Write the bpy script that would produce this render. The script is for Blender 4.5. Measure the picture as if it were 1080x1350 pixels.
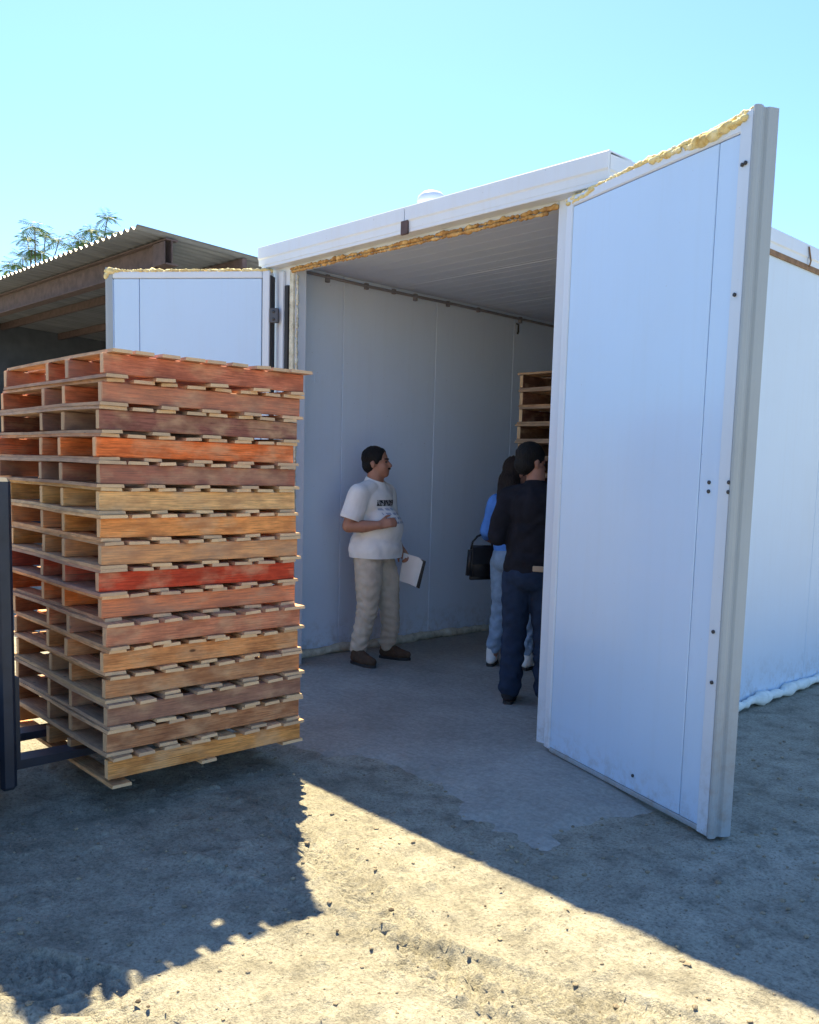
import bpy, bmesh, math, random
import numpy as np
from mathutils import Vector, Matrix

for o in list(bpy.data.objects):
    bpy.data.objects.remove(o)
S = bpy.context.scene
COL = S.collection
R = math.radians
rnd = random.Random(7)

# ------------------------------------------------------------------ camera
FPX, CX, CY = 1171.3, 599.95, 748.35          # focal and principal point, photo pixels
YAW, PITCH, ROLL = 0.7853, -0.1087, 0.0318
CAM = Vector((3.0991, -3.8563, 1.5727))
fw = Vector((-math.sin(YAW) * math.cos(PITCH), math.cos(YAW) * math.cos(PITCH), math.sin(PITCH)))
rt0 = Vector((math.cos(YAW), math.sin(YAW), 0))
up0 = rt0.cross(fw)
rt = math.cos(ROLL) * rt0 + math.sin(ROLL) * up0
up = -math.sin(ROLL) * rt0 + math.cos(ROLL) * up0
cd = bpy.data.cameras.new('camera')
cam = bpy.data.objects.new('camera', cd)
COL.objects.link(cam)
m = Matrix((rt, up, -fw)).transposed().to_4x4()
m.translation = CAM
cam.matrix_world = m
cd.sensor_fit = 'VERTICAL'
cd.sensor_height = 36
cd.lens = FPX / 1350 * 36
cd.shift_x = (540 - CX) / 1350
cd.shift_y = (CY - 675) / 1350
cd.clip_start = 0.05
cd.clip_end = 2000
S.camera = cam

# ------------------------------------------------------------------ light
SUN_TRAVEL = Vector((0.63, -0.408, -1.0)).normalized()
toward = -SUN_TRAVEL
elev = math.asin(toward.z)
azim = math.atan2(toward.x, toward.y)          # clockwise from +Y
W = bpy.data.worlds.new('World')
S.world = W
W.use_nodes = True
nt = W.node_tree
bg = nt.nodes['Background']
sky = nt.nodes.new('ShaderNodeTexSky')
sky.sky_type = 'NISHITA'
sky.sun_disc = False
sky.sun_elevation = elev
sky.sun_rotation = azim
sky.air_density = 1.15
sky.dust_density = 0.25
sky.ozone_density = 10.0
nt.links.new(sky.outputs[0], bg.inputs[0])
bg.inputs[1].default_value = 0.080
sd = bpy.data.lights.new('sun', 'SUN')
sd.energy = 5.0
sd.angle = R(0.53)
sd.color = (1.0, 0.83, 0.52)
sun = bpy.data.objects.new('sun', sd)
COL.objects.link(sun)
sun.rotation_euler = SUN_TRAVEL.to_track_quat('-Z', 'Y').to_euler()
sun.location = (-6, 6, 12)
S.view_settings.view_transform = 'Standard'
S.view_settings.look = 'None'
S.view_settings.gamma = 1
S.view_settings.exposure = 1.80
S.render.engine = 'CYCLES'
S.cycles.use_denoising = True
S.cycles.diffuse_bounces = 6
S.cycles.max_bounces = 12

# ------------------------------------------------------------------ helpers
def hsh(i, j, s):
    n = (i * 374761393 + j * 668265263 + s * 974711 + 1013904223) & 0xffffffff
    n = ((n ^ (n >> 13)) * 1274126177) & 0xffffffff
    return ((n ^ (n >> 16)) & 0xffff) / 65535.0

def vnoise(x, y, s=0):
    x = np.asarray(x, float); y = np.asarray(y, float)
    xi = np.floor(x).astype(np.int64); yi = np.floor(y).astype(np.int64)
    fx = x - xi; fy = y - yi
    fx = fx * fx * (3 - 2 * fx); fy = fy * fy * (3 - 2 * fy)
    a = hsh(xi, yi, s); b = hsh(xi + 1, yi, s); c = hsh(xi, yi + 1, s); d = hsh(xi + 1, yi + 1, s)
    return (a * (1 - fx) + b * fx) * (1 - fy) + (c * (1 - fx) + d * fx) * fy - 0.5

def sstep(a, b, x):
    t = np.clip((x - a) / (b - a), 0, 1)
    return t * t * (3 - 2 * t)

def pray(px, py):
    return fw + rt * ((px - CX) / FPX) - up * ((py - CY) / FPX)

def at_t(px, py, t):
    return CAM + pray(px, py) * t

class MB:
    """collects geometry for one mesh"""
    def __init__(self):
        self.v = []; self.f = []; self.smooth = []
    def add(self, vs, fs, smooth=False):
        k = len(self.v)
        self.v += [tuple(a) for a in vs]
        self.f += [tuple(i + k for i in f) for f in fs]
        self.smooth += [smooth] * len(fs)
        return self
    def box(self, lo, hi):
        x0, y0, z0 = lo; x1, y1, z1 = hi
        vs = [(x0, y0, z0), (x1, y0, z0), (x1, y1, z0), (x0, y1, z0), (x0, y0, z1), (x1, y0, z1), (x1, y1, z1), (x0, y1, z1)]
        return self.add(vs, [(0, 3, 2, 1), (4, 5, 6, 7), (0, 1, 5, 4), (1, 2, 6, 5), (2, 3, 7, 6), (3, 0, 4, 7)])
    def cbox(self, lo, hi, c=0.004):
        """box with chamfered edges"""
        bm = bmesh.new()
        bmesh.ops.create_cube(bm, size=1)
        for v in bm.verts:
            v.co = Vector([lo[i] + (v.co[i] + .5) * (hi[i] - lo[i]) for i in range(3)])
        bmesh.ops.bevel(bm, geom=bm.edges[:], offset=c, segments=1, affect='EDGES')
        return self.bm(bm)
    def bm(self, bm, smooth=False, mat=None):
        bm.verts.index_update()
        vs = [(mat @ v.co) if mat else v.co.copy() for v in bm.verts]
        self.add(vs, [tuple(v.index for v in f.verts) for f in bm.faces], smooth)
        bm.free()
        return self
    def tube(self, pts, rad, n=8, smooth=True, cap=True, flat=1.0):
        pts = [Vector(p) for p in pts]
        rs = rad if isinstance(rad, (list, tuple)) else [rad] * len(pts)
        vs = []; fs = []
        prev = None
        for i, p in enumerate(pts):
            t = (pts[min(i + 1, len(pts) - 1)] - pts[max(i - 1, 0)]).normalized()
            ref = prev if prev is not None else (Vector((0, 0, 1)) if abs(t.z) < .9 else Vector((1, 0, 0)))
            a = (ref - t * ref.dot(t)).normalized(); prev = a
            b = t.cross(a)
            for k in range(n):
                an = 2 * math.pi * k / n
                vs.append(p + (a * math.cos(an) + b * math.sin(an) * flat) * rs[i])
        for i in range(len(pts) - 1):
            for k in range(n):
                fs.append((i * n + k, i * n + (k + 1) % n, (i + 1) * n + (k + 1) % n, (i + 1) * n + k))
        if cap:
            fs.append(tuple(reversed(range(n))))
            fs.append(tuple(range((len(pts) - 1) * n, len(pts) * n)))
        return self.add(vs, fs, smooth)
    def mesh(self, name):
        me = bpy.data.meshes.new(name)
        me.from_pydata(self.v, [], self.f)
        me.polygons.foreach_set('use_smooth', self.smooth)
        me.update()
        return me
    def build(self, name, mat, parent=None):
        return obj(name, self.mesh(name), mat, parent)

def obj(name, me, mat=None, parent=None, loc=None, rot=None):
    o = bpy.data.objects.new(name, me)
    COL.objects.link(o)
    if mat is not None and me is not None and len(me.materials) == 0:
        me.materials.append(mat)
    if parent is not None:
        o.parent = parent
    if loc is not None:
        o.location = loc
    if rot is not None:
        o.rotation_euler = rot
    return o

def empty(name, loc=(0, 0, 0), rz=0):
    o = bpy.data.objects.new(name, None)
    o.empty_display_size = .2
    COL.objects.link(o)
    o.location = loc
    o.rotation_euler = (0, 0, rz)
    return o

def tag(o, label=None, cat=None, group=None, kind=None):
    if label: o['label'] = label
    if cat: o['category'] = cat
    if group: o['group'] = group
    if kind: o['kind'] = kind
    return o

# ------------------------------------------------------------------ materials
class NT:
    def __init__(self, name):
        self.m = bpy.data.materials.new(name)
        self.m.use_nodes = True
        self.t = self.m.node_tree
        self.b = self.t.nodes['Principled BSDF']
    def n(self, typ, **kw):
        x = self.t.nodes.new(typ)
        for k, v in kw.items():
            if k.startswith('i_'):
                x.inputs[k[2:].replace('_', ' ')].default_value = v
            else:
                setattr(x, k, v)
        return x
    def l(self, a, b):
        self.t.links.new(a, b)
    def coord(self, scale=(1, 1, 1), kind='Object', rand=False):
        tc = self.n('ShaderNodeTexCoord')
        mp = self.n('ShaderNodeMapping')
        mp.inputs['Scale'].default_value = scale
        self.l(tc.outputs[kind], mp.inputs['Vector'])
        if rand:
            oi = self.n('ShaderNodeObjectInfo')
            mu = self.n('ShaderNodeMath', operation='MULTIPLY')
            mu.inputs[1].default_value = 37.0
            self.l(oi.outputs['Random'], mu.inputs[0])
            cb = self.n('ShaderNodeCombineXYZ')
            for k in 'XYZ':
                self.l(mu.outputs[0], cb.inputs[k])
            self.l(cb.outputs[0], mp.inputs['Location'])
        return mp.outputs[0]
    def noise(self, vec, scale, detail=4, rough=.55):
        x = self.n('ShaderNodeTexNoise')
        x.inputs['Scale'].default_value = scale
        x.inputs['Detail'].default_value = detail
        x.inputs['Roughness'].default_value = rough
        self.l(vec, x.inputs['Vector'])
        return x.outputs['Fac']
    def ramp(self, fac, stops):
        x = self.n('ShaderNodeValToRGB')
        e = x.color_ramp.elements
        while len(e) < len(stops):
            e.new(0.5)
        for k, (p, c) in enumerate(stops):
            e[k].position = p
            e[k].color = (c, c, c, 1) if isinstance(c, (int, float)) else (*c, 1)
        self.l(fac, x.inputs['Fac'])
        return x.outputs['Color']
    def mix(self, fac, a, b, mode='MIX'):
        x = self.n('ShaderNodeMix', data_type='RGBA', blend_type=mode)
        for s, v in ((x.inputs[0], fac), (x.inputs[6], a), (x.inputs[7], b)):
            if isinstance(v, (int, float)):
                s.default_value = v
            elif isinstance(v, tuple):
                s.default_value = (*v, 1)
            else:
                self.l(v, s)
        return x.outputs[2]
    def bump(self, h, strength=.3, dist=.01):
        x = self.n('ShaderNodeBump')
        x.inputs['Strength'].default_value = strength
        x.inputs['Distance'].default_value = dist
        self.l(h, x.inputs['Height'])
        self.l(x.outputs[0], self.b.inputs['Normal'])
        return x
    def base(self, c):
        if isinstance(c, tuple):
            self.b.inputs['Base Color'].default_value = (*c, 1)
        else:
            self.l(c, self.b.inputs['Base Color'])
    def set(self, rough=None, metal=None, spec=None):
        if rough is not None: self.b.inputs['Roughness'].default_value = rough
        if metal is not None: self.b.inputs['Metallic'].default_value = metal
        if spec is not None: self.b.inputs['Specular IOR Level'].default_value = spec
        return self

def simple(name, c, rough=.6, metal=0, var=.12, scale=8, bump=0, spec=None):
    n = NT(name)
    v = n.coord()
    f = n.noise(v, scale, 5)
    k = n.ramp(f, [(.3, 1 - var), (.7, 1 + var * .4)])
    n.base(n.mix(1.0, c, k, 'MULTIPLY'))
    n.set(rough, metal, spec)
    if bump:
        n.bump(n.noise(v, scale * 6, 4), bump, .01)
    return n.m

def mk_panel(name, c, dirt, rough, dirt_h=.35, coat=0.0):
    """painted steel skin: faint waviness, dust streaks, splashed dirt near the ground"""
    n = NT(name)
    v = n.coord()
    streak = n.noise(n.coord((9, 9, .5)), 2.2, 5)
    cloud = n.noise(v, 1.6, 5)
    c1 = n.mix(n.ramp(streak, [(.5, 0.0), (.85, .16)]), c, dirt)
    c2 = n.mix(n.ramp(cloud, [(.45, 0.0), (.75, .16)]), c1, dirt)
    # splash dirt: object z (all panels are built with z = height above ground)
    tc = n.n('ShaderNodeTexCoord')
    sx = n.n('ShaderNodeSeparateXYZ'); n.l(tc.outputs['Object'], sx.inputs[0])
    mr = n.n('ShaderNodeMapRange'); mr.inputs['From Min'].default_value = 0.0; mr.inputs['From Max'].default_value = dirt_h
    mr.inputs['To Min'].default_value = 1; mr.inputs['To Max'].default_value = 0
    n.l(sx.outputs['Z'], mr.inputs['Value'])
    spl = n.n('ShaderNodeMath', operation='MULTIPLY'); n.l(mr.outputs[0], spl.inputs[0])
    n.l(n.ramp(n.noise(v, 14, 6, .7), [(.46, 0.0), (.68, .55)]), spl.inputs[1])
    c3 = n.mix(spl.outputs[0], c2, (.24, .19, .13))
    sp = n.ramp(n.noise(v, 60, 2), [(.74, 0.0), (.78, .5)])
    c4 = n.mix(sp, c3, (.22, .2, .2))
    n.base(c4)
    n.set(rough)
    if coat:
        n.b.inputs['Coat Weight'].default_value = coat
        n.b.inputs['Coat Roughness'].default_value = .12
    n.bump(n.noise(v, 2.6, 3), .22, .02)
    return n.m

M = {}
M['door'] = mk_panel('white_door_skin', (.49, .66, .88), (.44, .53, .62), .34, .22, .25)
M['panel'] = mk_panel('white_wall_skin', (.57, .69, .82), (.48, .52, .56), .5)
M['inpanel'] = mk_panel('white_inner_skin', (.66, .77, .92), (.52, .58, .66), .55)
M['ceil'] = mk_panel('ceiling_skin', (.60, .70, .86), (.46, .52, .60), .6, .01)
M['trim'] = mk_panel('white_trim', (.62, .70, .80), (.52, .50, .46), .4)
M['channel'] = mk_panel('edge_channel', (.31, .36, .40), (.20, .19, .16), .5, .9)
M['flange'] = mk_panel('edge_flange', (.56, .65, .76), (.46, .48, .48), .42, .5)
M['joint'] = simple('dark_joint', (.10, .10, .11), .8)
M['foam'] = None
def mk_foam(name, a, b, c):
    n = NT(name)
    v = n.coord()
    f = n.noise(v, 14, 6, .65)
    n.base(n.ramp(f, [(.30, a), (.5, b), (.70, c)]))
    n.set(.85)
    n.bump(n.noise(v, 60, 5), .7, .01)
    return n.m
M['foam'] = mk_foam('pale_yellow_foam', (.50, .33, .10), (.74, .62, .30), (.82, .78, .58))
M['oldfoam'] = mk_foam('aged_brown_foam', (.20, .09, .03), (.46, .26, .08), (.70, .52, .24))
M['floorfoam'] = mk_foam('floor_foam', (.34, .32, .24), (.56, .55, .44), (.72, .72, .62))
M['whitefoam'] = mk_foam('white_foam', (.62, .66, .60), (.78, .82, .77), (.82, .84, .80))
M['rust'] = simple('rusty_brown_steel', (.090, .060, .060), .75, 0, .4, 12, .3)
M['brownline'] = simple('brown_sealant', (.25, .15, .08), .8, 0, .4, 20)
M['black'] = simple('black_rubber', (.018, .018, .02), .6)
M['steel'] = simple('dark_steel', (.09, .09, .10), .45, .6)
M['zinc'] = simple('zinc_bolt', (.05, .05, .055), .5, .3)
M['navy'] = simple('navy_paint', (.018, .026, .045), .45, 0, .3, 10)
M['yellowpaint'] = simple('forklift_paint', (.55, .27, .03), .4, 0, .2, 8)
M['cable'] = simple('grey_cable', (.24, .24, .26), .6)

def mk_wood():
    n = NT('pallet_wood')
    oi = n.n('ShaderNodeObjectInfo')
    g1 = n.noise(n.coord((1.6, 34, 34), rand=True), 5, 6, .7)
    g2 = n.noise(n.coord((2.6, 6, 6), rand=True), 3.0, 5)
    g3 = n.noise(n.coord((3.2, 5, 5), rand=True), 2.0, 5)
    c = n.mix(1.0, oi.outputs['Color'], n.ramp(g1, [(.30, .42), (.5, 1.0), (.70, 1.40)]), 'MULTIPLY')
    c = n.mix(n.ramp(g3, [(.46, 0.0), (.66, .50)]), c, (.66, .43, .24))
    c = n.mix(n.ramp(g2, [(.44, 0.0), (.66, .66)]), c, n.mix(1.0, oi.outputs['Color'], (.50, .42, .44), 'MULTIPLY'))
    vo = n.n('ShaderNodeTexVoronoi'); vo.inputs['Scale'].default_value = 4.0
    n.l(n.coord((1.0, 2.2, 2.2), rand=True), vo.inputs['Vector'])
    c = n.mix(n.ramp(vo.outputs['Distance'], [(.04, .85), (.085, 0.0)]), c, (.06, .03, .018))
    # long drying cracks and dark stains
    cr = n.noise(n.coord((.7, 55, 55), rand=True), 2.2, 3, .6)
    c = n.mix(n.ramp(cr, [(.66, 0.0), (.72, .75)]), c, (.07, .04, .025))
    rr = n.ramp(oi.outputs['Random'], [(.25, 0.0), (1.0, .38)])
    c = n.mix(rr, c, (.34, .27, .22))
    # pale sawn end grain
    tn = n.n('ShaderNodeTexCoord'); sn = n.n('ShaderNodeSeparateXYZ'); n.l(tn.outputs['Normal'], sn.inputs[0])
    ab = n.n('ShaderNodeMath', operation='ABSOLUTE'); n.l(sn.outputs['X'], ab.inputs[0])
    ends = n.ramp(ab.outputs[0], [(.75, 0.0), (.9, .62)])
    c = n.mix(ends, c, n.mix(oi.outputs['Random'], (.86, .62, .36), (.62, .44, .27)))
    n.base(c)
    n.set(.82, spec=.25)
    n.bump(g1, .5, .004)
    return n.m
M['wood'] = mk_wood()

def mk_ground():
    n = NT('dry_dirt')
    v = n.coord()
    big = n.noise(v, .9, 5)
    mid = n.noise(v, 7, 6, .65)
    fine = n.noise(v, 70, 6, .75)
    c = n.ramp(big, [(.30, (.305, .290, .230)), (.52, (.375, .358, .290)), (.72, (.430, .412, .338))])
    c = n.mix(1.0, c, n.ramp(mid, [(.28, .55), (.5, .97), (.72, 1.18)]), 'MULTIPLY')
    c = n.mix(1.0, c, n.ramp(fine, [(.30, .45), (.5, 1.0), (.70, 1.28)]), 'MULTIPLY')
    # scattered dark bits and pale grit
    vo = n.n('ShaderNodeTexVoronoi'); vo.inputs['Scale'].default_value = 24; vo.inputs['Randomness'].default_value = 1
    n.l(v, vo.inputs['Vector'])
    c = n.mix(n.ramp(vo.outputs['Distance'], [(.07, .65), (.13, 0.0)]), c, (.10, .075, .045))
    n.base(c)
    n.set(.95, spec=.1)
    hh = n.mix(.5, n.noise(v, 34, 8, .75), n.noise(v, 150, 4, .7))
    n.bump(hh, .9, .026)
    return n.m
M['ground'] = mk_ground()

def mk_floor():
    n = NT('dusty_concrete')
    v = n.coord()
    big = n.noise(v, 1.3, 6)
    fine = n.noise(v, 40, 6, .7)
    c = n.ramp(big, [(.3, (.255, .25, .22)), (.5, (.325, .32, .285)), (.72, (.39, .385, .35))])
    c = n.mix(1.0, c, n.ramp(fine, [(.3, .72), (.7, 1.15)]), 'MULTIPLY')
    sc = n.noise(n.coord((1, 14, 1)), 3, 5)
    c = n.mix(n.ramp(sc, [(.55, 0.0), (.75, .35)]), c, (.16, .14, .12))
    n.base(c)
    n.set(.85, spec=.2)
    n.bump(n.noise(v, 40, 7, .7), .35, .01)
    return n.m
M['floor'] = mk_floor()

# ------------------------------------------------------------------ ground (one sheet to the horizon)
def axis(lo, hi, step, far):
    a = list(np.arange(lo, hi + 1e-6, step))
    d = step
    x = hi
    while x < far:
        d *= 1.22; x += d; a.append(x)
    d = step; x = lo
    while x > -far:
        d *= 1.22; x -= d; a.insert(0, x)
    return np.array(a)

def ground_height(x, y):
    near = sstep(30, 6, np.hypot(x - .5, y + 1.5))
    h = .018 * vnoise(x * 1.3, y * 1.3, 1) + .012 * vnoise(x * 4, y * 4, 2)
    h += .011 * vnoise(x * 11, y * 11, 3) + .009 * np.abs(vnoise(x * 26, y * 26, 4)) + .006 * vnoise(x * 50, y * 50, 9)
    # clods
    cl = vnoise(x * 17, y * 17, 5)
    h += .013 * sstep(.30, .46, cl) * (vnoise(x * 3, y * 3, 6) > -.05)
    # tyre tracks: chevron treads pressed into two curving lanes
    for (x0, y0, dx, dy, w, cur) in ((.3, -3.0, 1, .50, .13, .03), (.1, -2.25, 1, .20, .12, .05), (1.2, -3.3, .5, .75, .13, -.02), (-.2, -1.62, 1, -.22, .11, -.03)):
        l = math.hypot(dx, dy); ux, uy = dx / l, dy / l
        s = (x - x0) * ux + (y - y0) * uy
        t = -(x - x0) * uy + (y - y0) * ux - cur * s * s
        lane = sstep(w, w * .82, np.abs(t)) * sstep(-.4, .1, s) * sstep(4.2, 3, s)
        patchy = sstep(-.12, .18, vnoise(x * 2.1 + 5, y * 2.1, 7))
        tread = np.sign(np.sin((s + np.abs(t) * .9) * 2 * math.pi / .06)) * .010
        h += lane * patchy * (tread - .014) + .016 * patchy * np.exp(-((np.abs(t) - w) / .022) ** 2) * sstep(-.4, .1, s) * sstep(4.2, 3, s)
    # flatten where the slab lies
    slab = sstep(-1.35, -.8, y) * sstep(1.35, .9, x)
    h = h * near * (1 - .82 * slab) - .012 * slab
    return h

gx = axis(-3.0, 3.2, .016, 420)
gy = axis(-3.7, .6, .016, 420)
XX, YY = np.meshgrid(gx, gy)
ZZ = ground_height(XX, YY)
nx, ny = len(gx), len(gy)
vv = np.stack([XX.ravel(), YY.ravel(), ZZ.ravel()], 1)
ii = np.arange(nx * ny).reshape(ny, nx)
ff = np.stack([ii[:-1, :-1].ravel(), ii[:-1, 1:].ravel(), ii[1:, 1:].ravel(), ii[1:, :-1].ravel()], 1)
me = bpy.data.meshes.new('ground')
me.vertices.add(len(vv)); me.vertices.foreach_set('co', vv.ravel())
me.loops.add(ff.size); me.loops.foreach_set('vertex_index', ff.ravel())
me.polygons.add(len(ff)); me.polygons.foreach_set('loop_start', np.arange(0, ff.size, 4))
me.polygons.foreach_set('use_smooth', np.ones(len(ff), bool))
me.update(calc_edges=True)
ground = tag(obj('ground', me, M['ground']), 'dry trampled dirt yard with tyre prints', 'ground', kind='structure')

# slab: dusty concrete running out of the room as an apron with a crumbled edge
fx = np.linspace(-3.0, 1.3, 170); fy = np.concatenate([np.linspace(-1.4, .6, 110), np.linspace(.68, 7.2, 60)])
X2, Y2 = np.meshgrid(fx, fy)
edge = np.minimum(Y2 + .95, np.where(Y2 < .1, .80 - X2, 9)) + .34 * vnoise(X2 * 2.2, Y2 * 2.2, 21) + .22 * vnoise(X2 * 6, Y2 * 6, 22) + .12 * vnoise(X2 * 14, Y2 * 14, 25)
edge = np.minimum(edge, np.where((X2 > .16) & (Y2 > .05), -1, 9))
Z2 = .012 * sstep(.0, .40, edge) - .012 * (1 - sstep(-.05, .25, edge)) - .035 * (1 - sstep(-.30, .02, edge)) + .004 * vnoise(X2 * 2, Y2 * 2, 23) + .002 * vnoise(X2 * 9, Y2 * 9, 24)
b = MB()
n2 = len(fx)
b.add(np.stack([X2.ravel(), Y2.ravel(), Z2.ravel()], 1), [(j * n2 + i, j * n2 + i + 1, (j + 1) * n2 + i + 1, (j + 1) * n2 + i) for j in range(len(fy) - 1) for i in range(n2 - 1)], True)
tag(b.build('concrete_floor', M['floor']), 'dusty concrete floor and apron of the cold room', 'floor', kind='structure')

# loose stones and clods
def stone_mesh(seed):
    r = random.Random(seed)
    bm = bmesh.new()
    bmesh.ops.create_icosphere(bm, subdivisions=1, radius=1)
    for v in bm.verts:
        v.co *= r.uniform(.7, 1.2)
        v.co.z *= .6
    return bm
b = MB()
for k in range(3200):
    x = rnd.uniform(-1.2, 2.6); y = rnd.uniform(-3.4, -.2)
    if rnd.random() < .25:
        x = rnd.uniform(.4, 2.4); y = rnd.uniform(-1.2, 1.8)
    s = .0025 + .011 * rnd.random() ** 6
    z = float(ground_height(np.array([x]), np.array([y]))[0])
    b.bm(stone_mesh(k), False, Matrix.Translation((x, y, z + s * .25)) @ Matrix.Rotation(rnd.uniform(0, 6), 4, 'Z') @ Matrix.Scale(s, 4))
tag(b.build('pebbles', simple('pebble', (.30, .25, .17), .9, 0, .5, 30)), 'small loose stones and grit scattered over the dirt', 'pebbles', kind='stuff')
b = MB()
for k, (px, py, s) in enumerate(((516, 1201, .016), (445, 1228, .010), (182, 1322, .013), (196, 1328, .009), (640, 1195, .008), (720, 1255, .009), (500, 1312, .012), (660, 1172, .010), (330, 1232, .010), (345, 1226, .009), (560, 1345, .010))):
    d = pray(px, py); t = -CAM.z / d.z; p = CAM + d * t
    b.bm(stone_mesh(900 + k), False, Matrix.Translation((p.x, p.y, s * .3)) @ Matrix.Rotation(k, 4, 'Z') @ Matrix.Scale(s * .75, 4))
tag(b.build('dark_clods', simple('dark_clod', (.10, .075, .05), .95, 0, .4, 40)), 'dark clods of dirt lying on the sunlit ground', 'clods', kind='stuff')

# ------------------------------------------------------------------ cold room
H = 3.05
HF = 3.22
XL, XR = -2.87, .15          # inner wall faces
XLo, XRo = -2.97, .25        # outer wall faces
YF, YB = .09, 7.1            # front wall face, inner back wall
room = tag(empty('cold_room', (0, 0, 0)), 'large white insulated panel cold room with open double doors', 'cold room')

def panel_y(name_parent, x0, x1, y0, y1, z0, z1, mat):
    bm = bmesh.new(); bmesh.ops.create_cube(bm, size=1)
    lo = (x0, y0 + .002, z0); hi = (x1, y1 - .002, z1)
    for v in bm.verts:
        v.co = Vector([lo[i] + (v.co[i] + .5) * (hi[i] - lo[i]) for i in range(3)])
    es = [e for e in bm.edges if abs(e.verts[0].co.z - e.verts[1].co.z) > .5]
    bmesh.ops.bevel(bm, geom=es, offset=.004, segments=1, affect='EDGES')
    return MB().bm(bm).build('panel', mat, name_parent)

def wall_along_y(xa, xb, mat):
    core = MB().box((xa + .02, .2, .0), (xb - .02, YB + .08, 3.11)).build('wall', M['joint'], room)
    ys = [.19, .73] + [.73 + 1.05 * k for k in range(1, 7)] + [YB + .1]
    ys = [y for y in ys if y < YB] + [YB + .1]
    for a, c in zip(ys[:-1], ys[1:]):
        panel_y(core, xa, xb, a, c, .0, 3.118, mat)
wall_along_y(XLo, XL, M['inpanel'])
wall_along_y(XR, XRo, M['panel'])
bw = MB().box((XL + .004, YB + .02, 0), (XR - .004, YB + .08, 3.11)).build('wall', M['joint'], room)
x = XL + .003
while x < XR - .1:
    x1 = min(x + 1.05, XR - .003)
    MB().cbox((x + .002, YB, 0), (x1 - .002, YB + .1, 3.114), .004).build('panel', M['inpanel'], bw)
    x = x1
# ceiling: panels spanning from wall to wall
ce = MB().box((XLo + .01, .2, 3.13), (XRo - .01, YB + .08, 3.19)).build('ceiling', M['joint'], room)
y = .192
while y < YB:
    y1 = min(y + 1.1, YB + .09)
    MB().cbox((XLo + .004, y + .002, 3.119), (XRo - .004, y1 - .002, 3.20), .004).build('panel', M['ceil'], ce)
    # lapped rib of the joint
    y = y1
rb = MB()
for k in range(1, 46):
    yy = .19 + k * .15
    rb.box((XL + .02, yy, 3.1176), (XR - .02, yy + .010, 3.1185))
rb.build('ceiling_ribs', M['ceil'], room)
# roof sheet on top
rf = MB()
rf.box((XLo - .02, .05, 3.2005), (XRo + .0, YB + .15, 3.212))
rf.build('roof', M['trim'], room)
# jambs and lintel
jl = MB().cbox((XLo, YF, 0), (-2.625, YF + .098, 3.118), .004).build('jamb', M['trim'], room)
jr = MB().cbox((-.13, YF, 0), (XRo, YF + .098, 3.118), .004).build('jamb', M['trim'], room)
ln = MB().cbox((-2.622, YF, 3.035), (-.133, YF + .098, 3.118), .004).build('lintel', M['trim'], room)
# weathered timber facing on the left jamb edge, rubber gasket, rusty strip
MB().cbox((-2.675, YF - .022, .02), (-2.628, YF - .001, 3.02), .003).build('jamb_strip', M['floorfoam'], room)
MB().cbox((-2.73, YF - .03, .02), (-2.688, YF - .001, 2.92), .004).build('gasket', M['black'], room)
MB().cbox((-2.81, YF - .028, .02), (-2.755, YF - .001, 3.03), .004).build('jamb_strip', M['trim'], room)

# fascia: folded sheet pieces along front and sides (upper face, drip lip)
def fascia_piece(p0, p1, outn, dz=0):
    p0 = Vector(p0); p1 = Vector(p1); o = Vector(outn)
    prof = [(-.20, 3.222), (.006, 3.222), (.010, 3.216), (.010, 3.136), (.003, 3.126), (.0, 3.085), (-.012, 3.085), (-.009, 3.12), (-.004, 3.14), (-.006, 3.205), (-.20, 3.214)]
    vs = []
    for p in (p0, p1):
        for a, z in prof:
            vs.append((p.x + o.x * a, p.y + o.y * a, z - dz))
    n = len(prof)
    fs = [(k, (k + 1) % n, n + (k + 1) % n, n + k) for k in range(n)] + [tuple(range(n - 1, -1, -1)), tuple(range(n, 2 * n))]
    return MB().add(vs, fs).build('fascia', M['trim'], room)
fascia_piece((-2.99, 0, 0), (-1.303, 0, 0), (0, -1, 0))
fascia_piece((-1.297, 0.002, 0), (.262, 0.002, 0), (0, -1, 0))
fascia_piece((.252, .012, 0), (.252, 2.37, 0), (1, 0, 0), .003)
fascia_piece((.255, 2.38, 0), (.255, 4.9, 0), (1, 0, 0), .004)
fascia_piece((.252, 4.91, 0), (.252, YB + .12, 0), (1, 0, 0), .003)
fascia_piece((-2.98, YB + .12, 0), (-2.98, .012, 0), (-1, 0, 0), .003)
# soffit behind the drip lip, brown sealant line under side fascia, joint straps
MB().cbox((-2.96, .004, 3.062), (.245, YF - .002, 3.120), .003).build('soffit', M['trim'], room)
MB().cbox((.2515, .03, 3.045), (.262, YB + .05, 3.083), .003).build('sealant_line', M['brownline'], room)
MB().cbox((-1.33, -.014, 3.05), (-1.265, .003, 3.135), .003).build('joint_bracket', M['rust'], room)
MB().tube([(.268, 2.36, 3.20), (.272, 2.375, 3.15), (.270, 2.40, 3.11), (.268, 2.385, 3.07)], .006, 6).build('sealant_run', M['brownline'], room)

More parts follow.
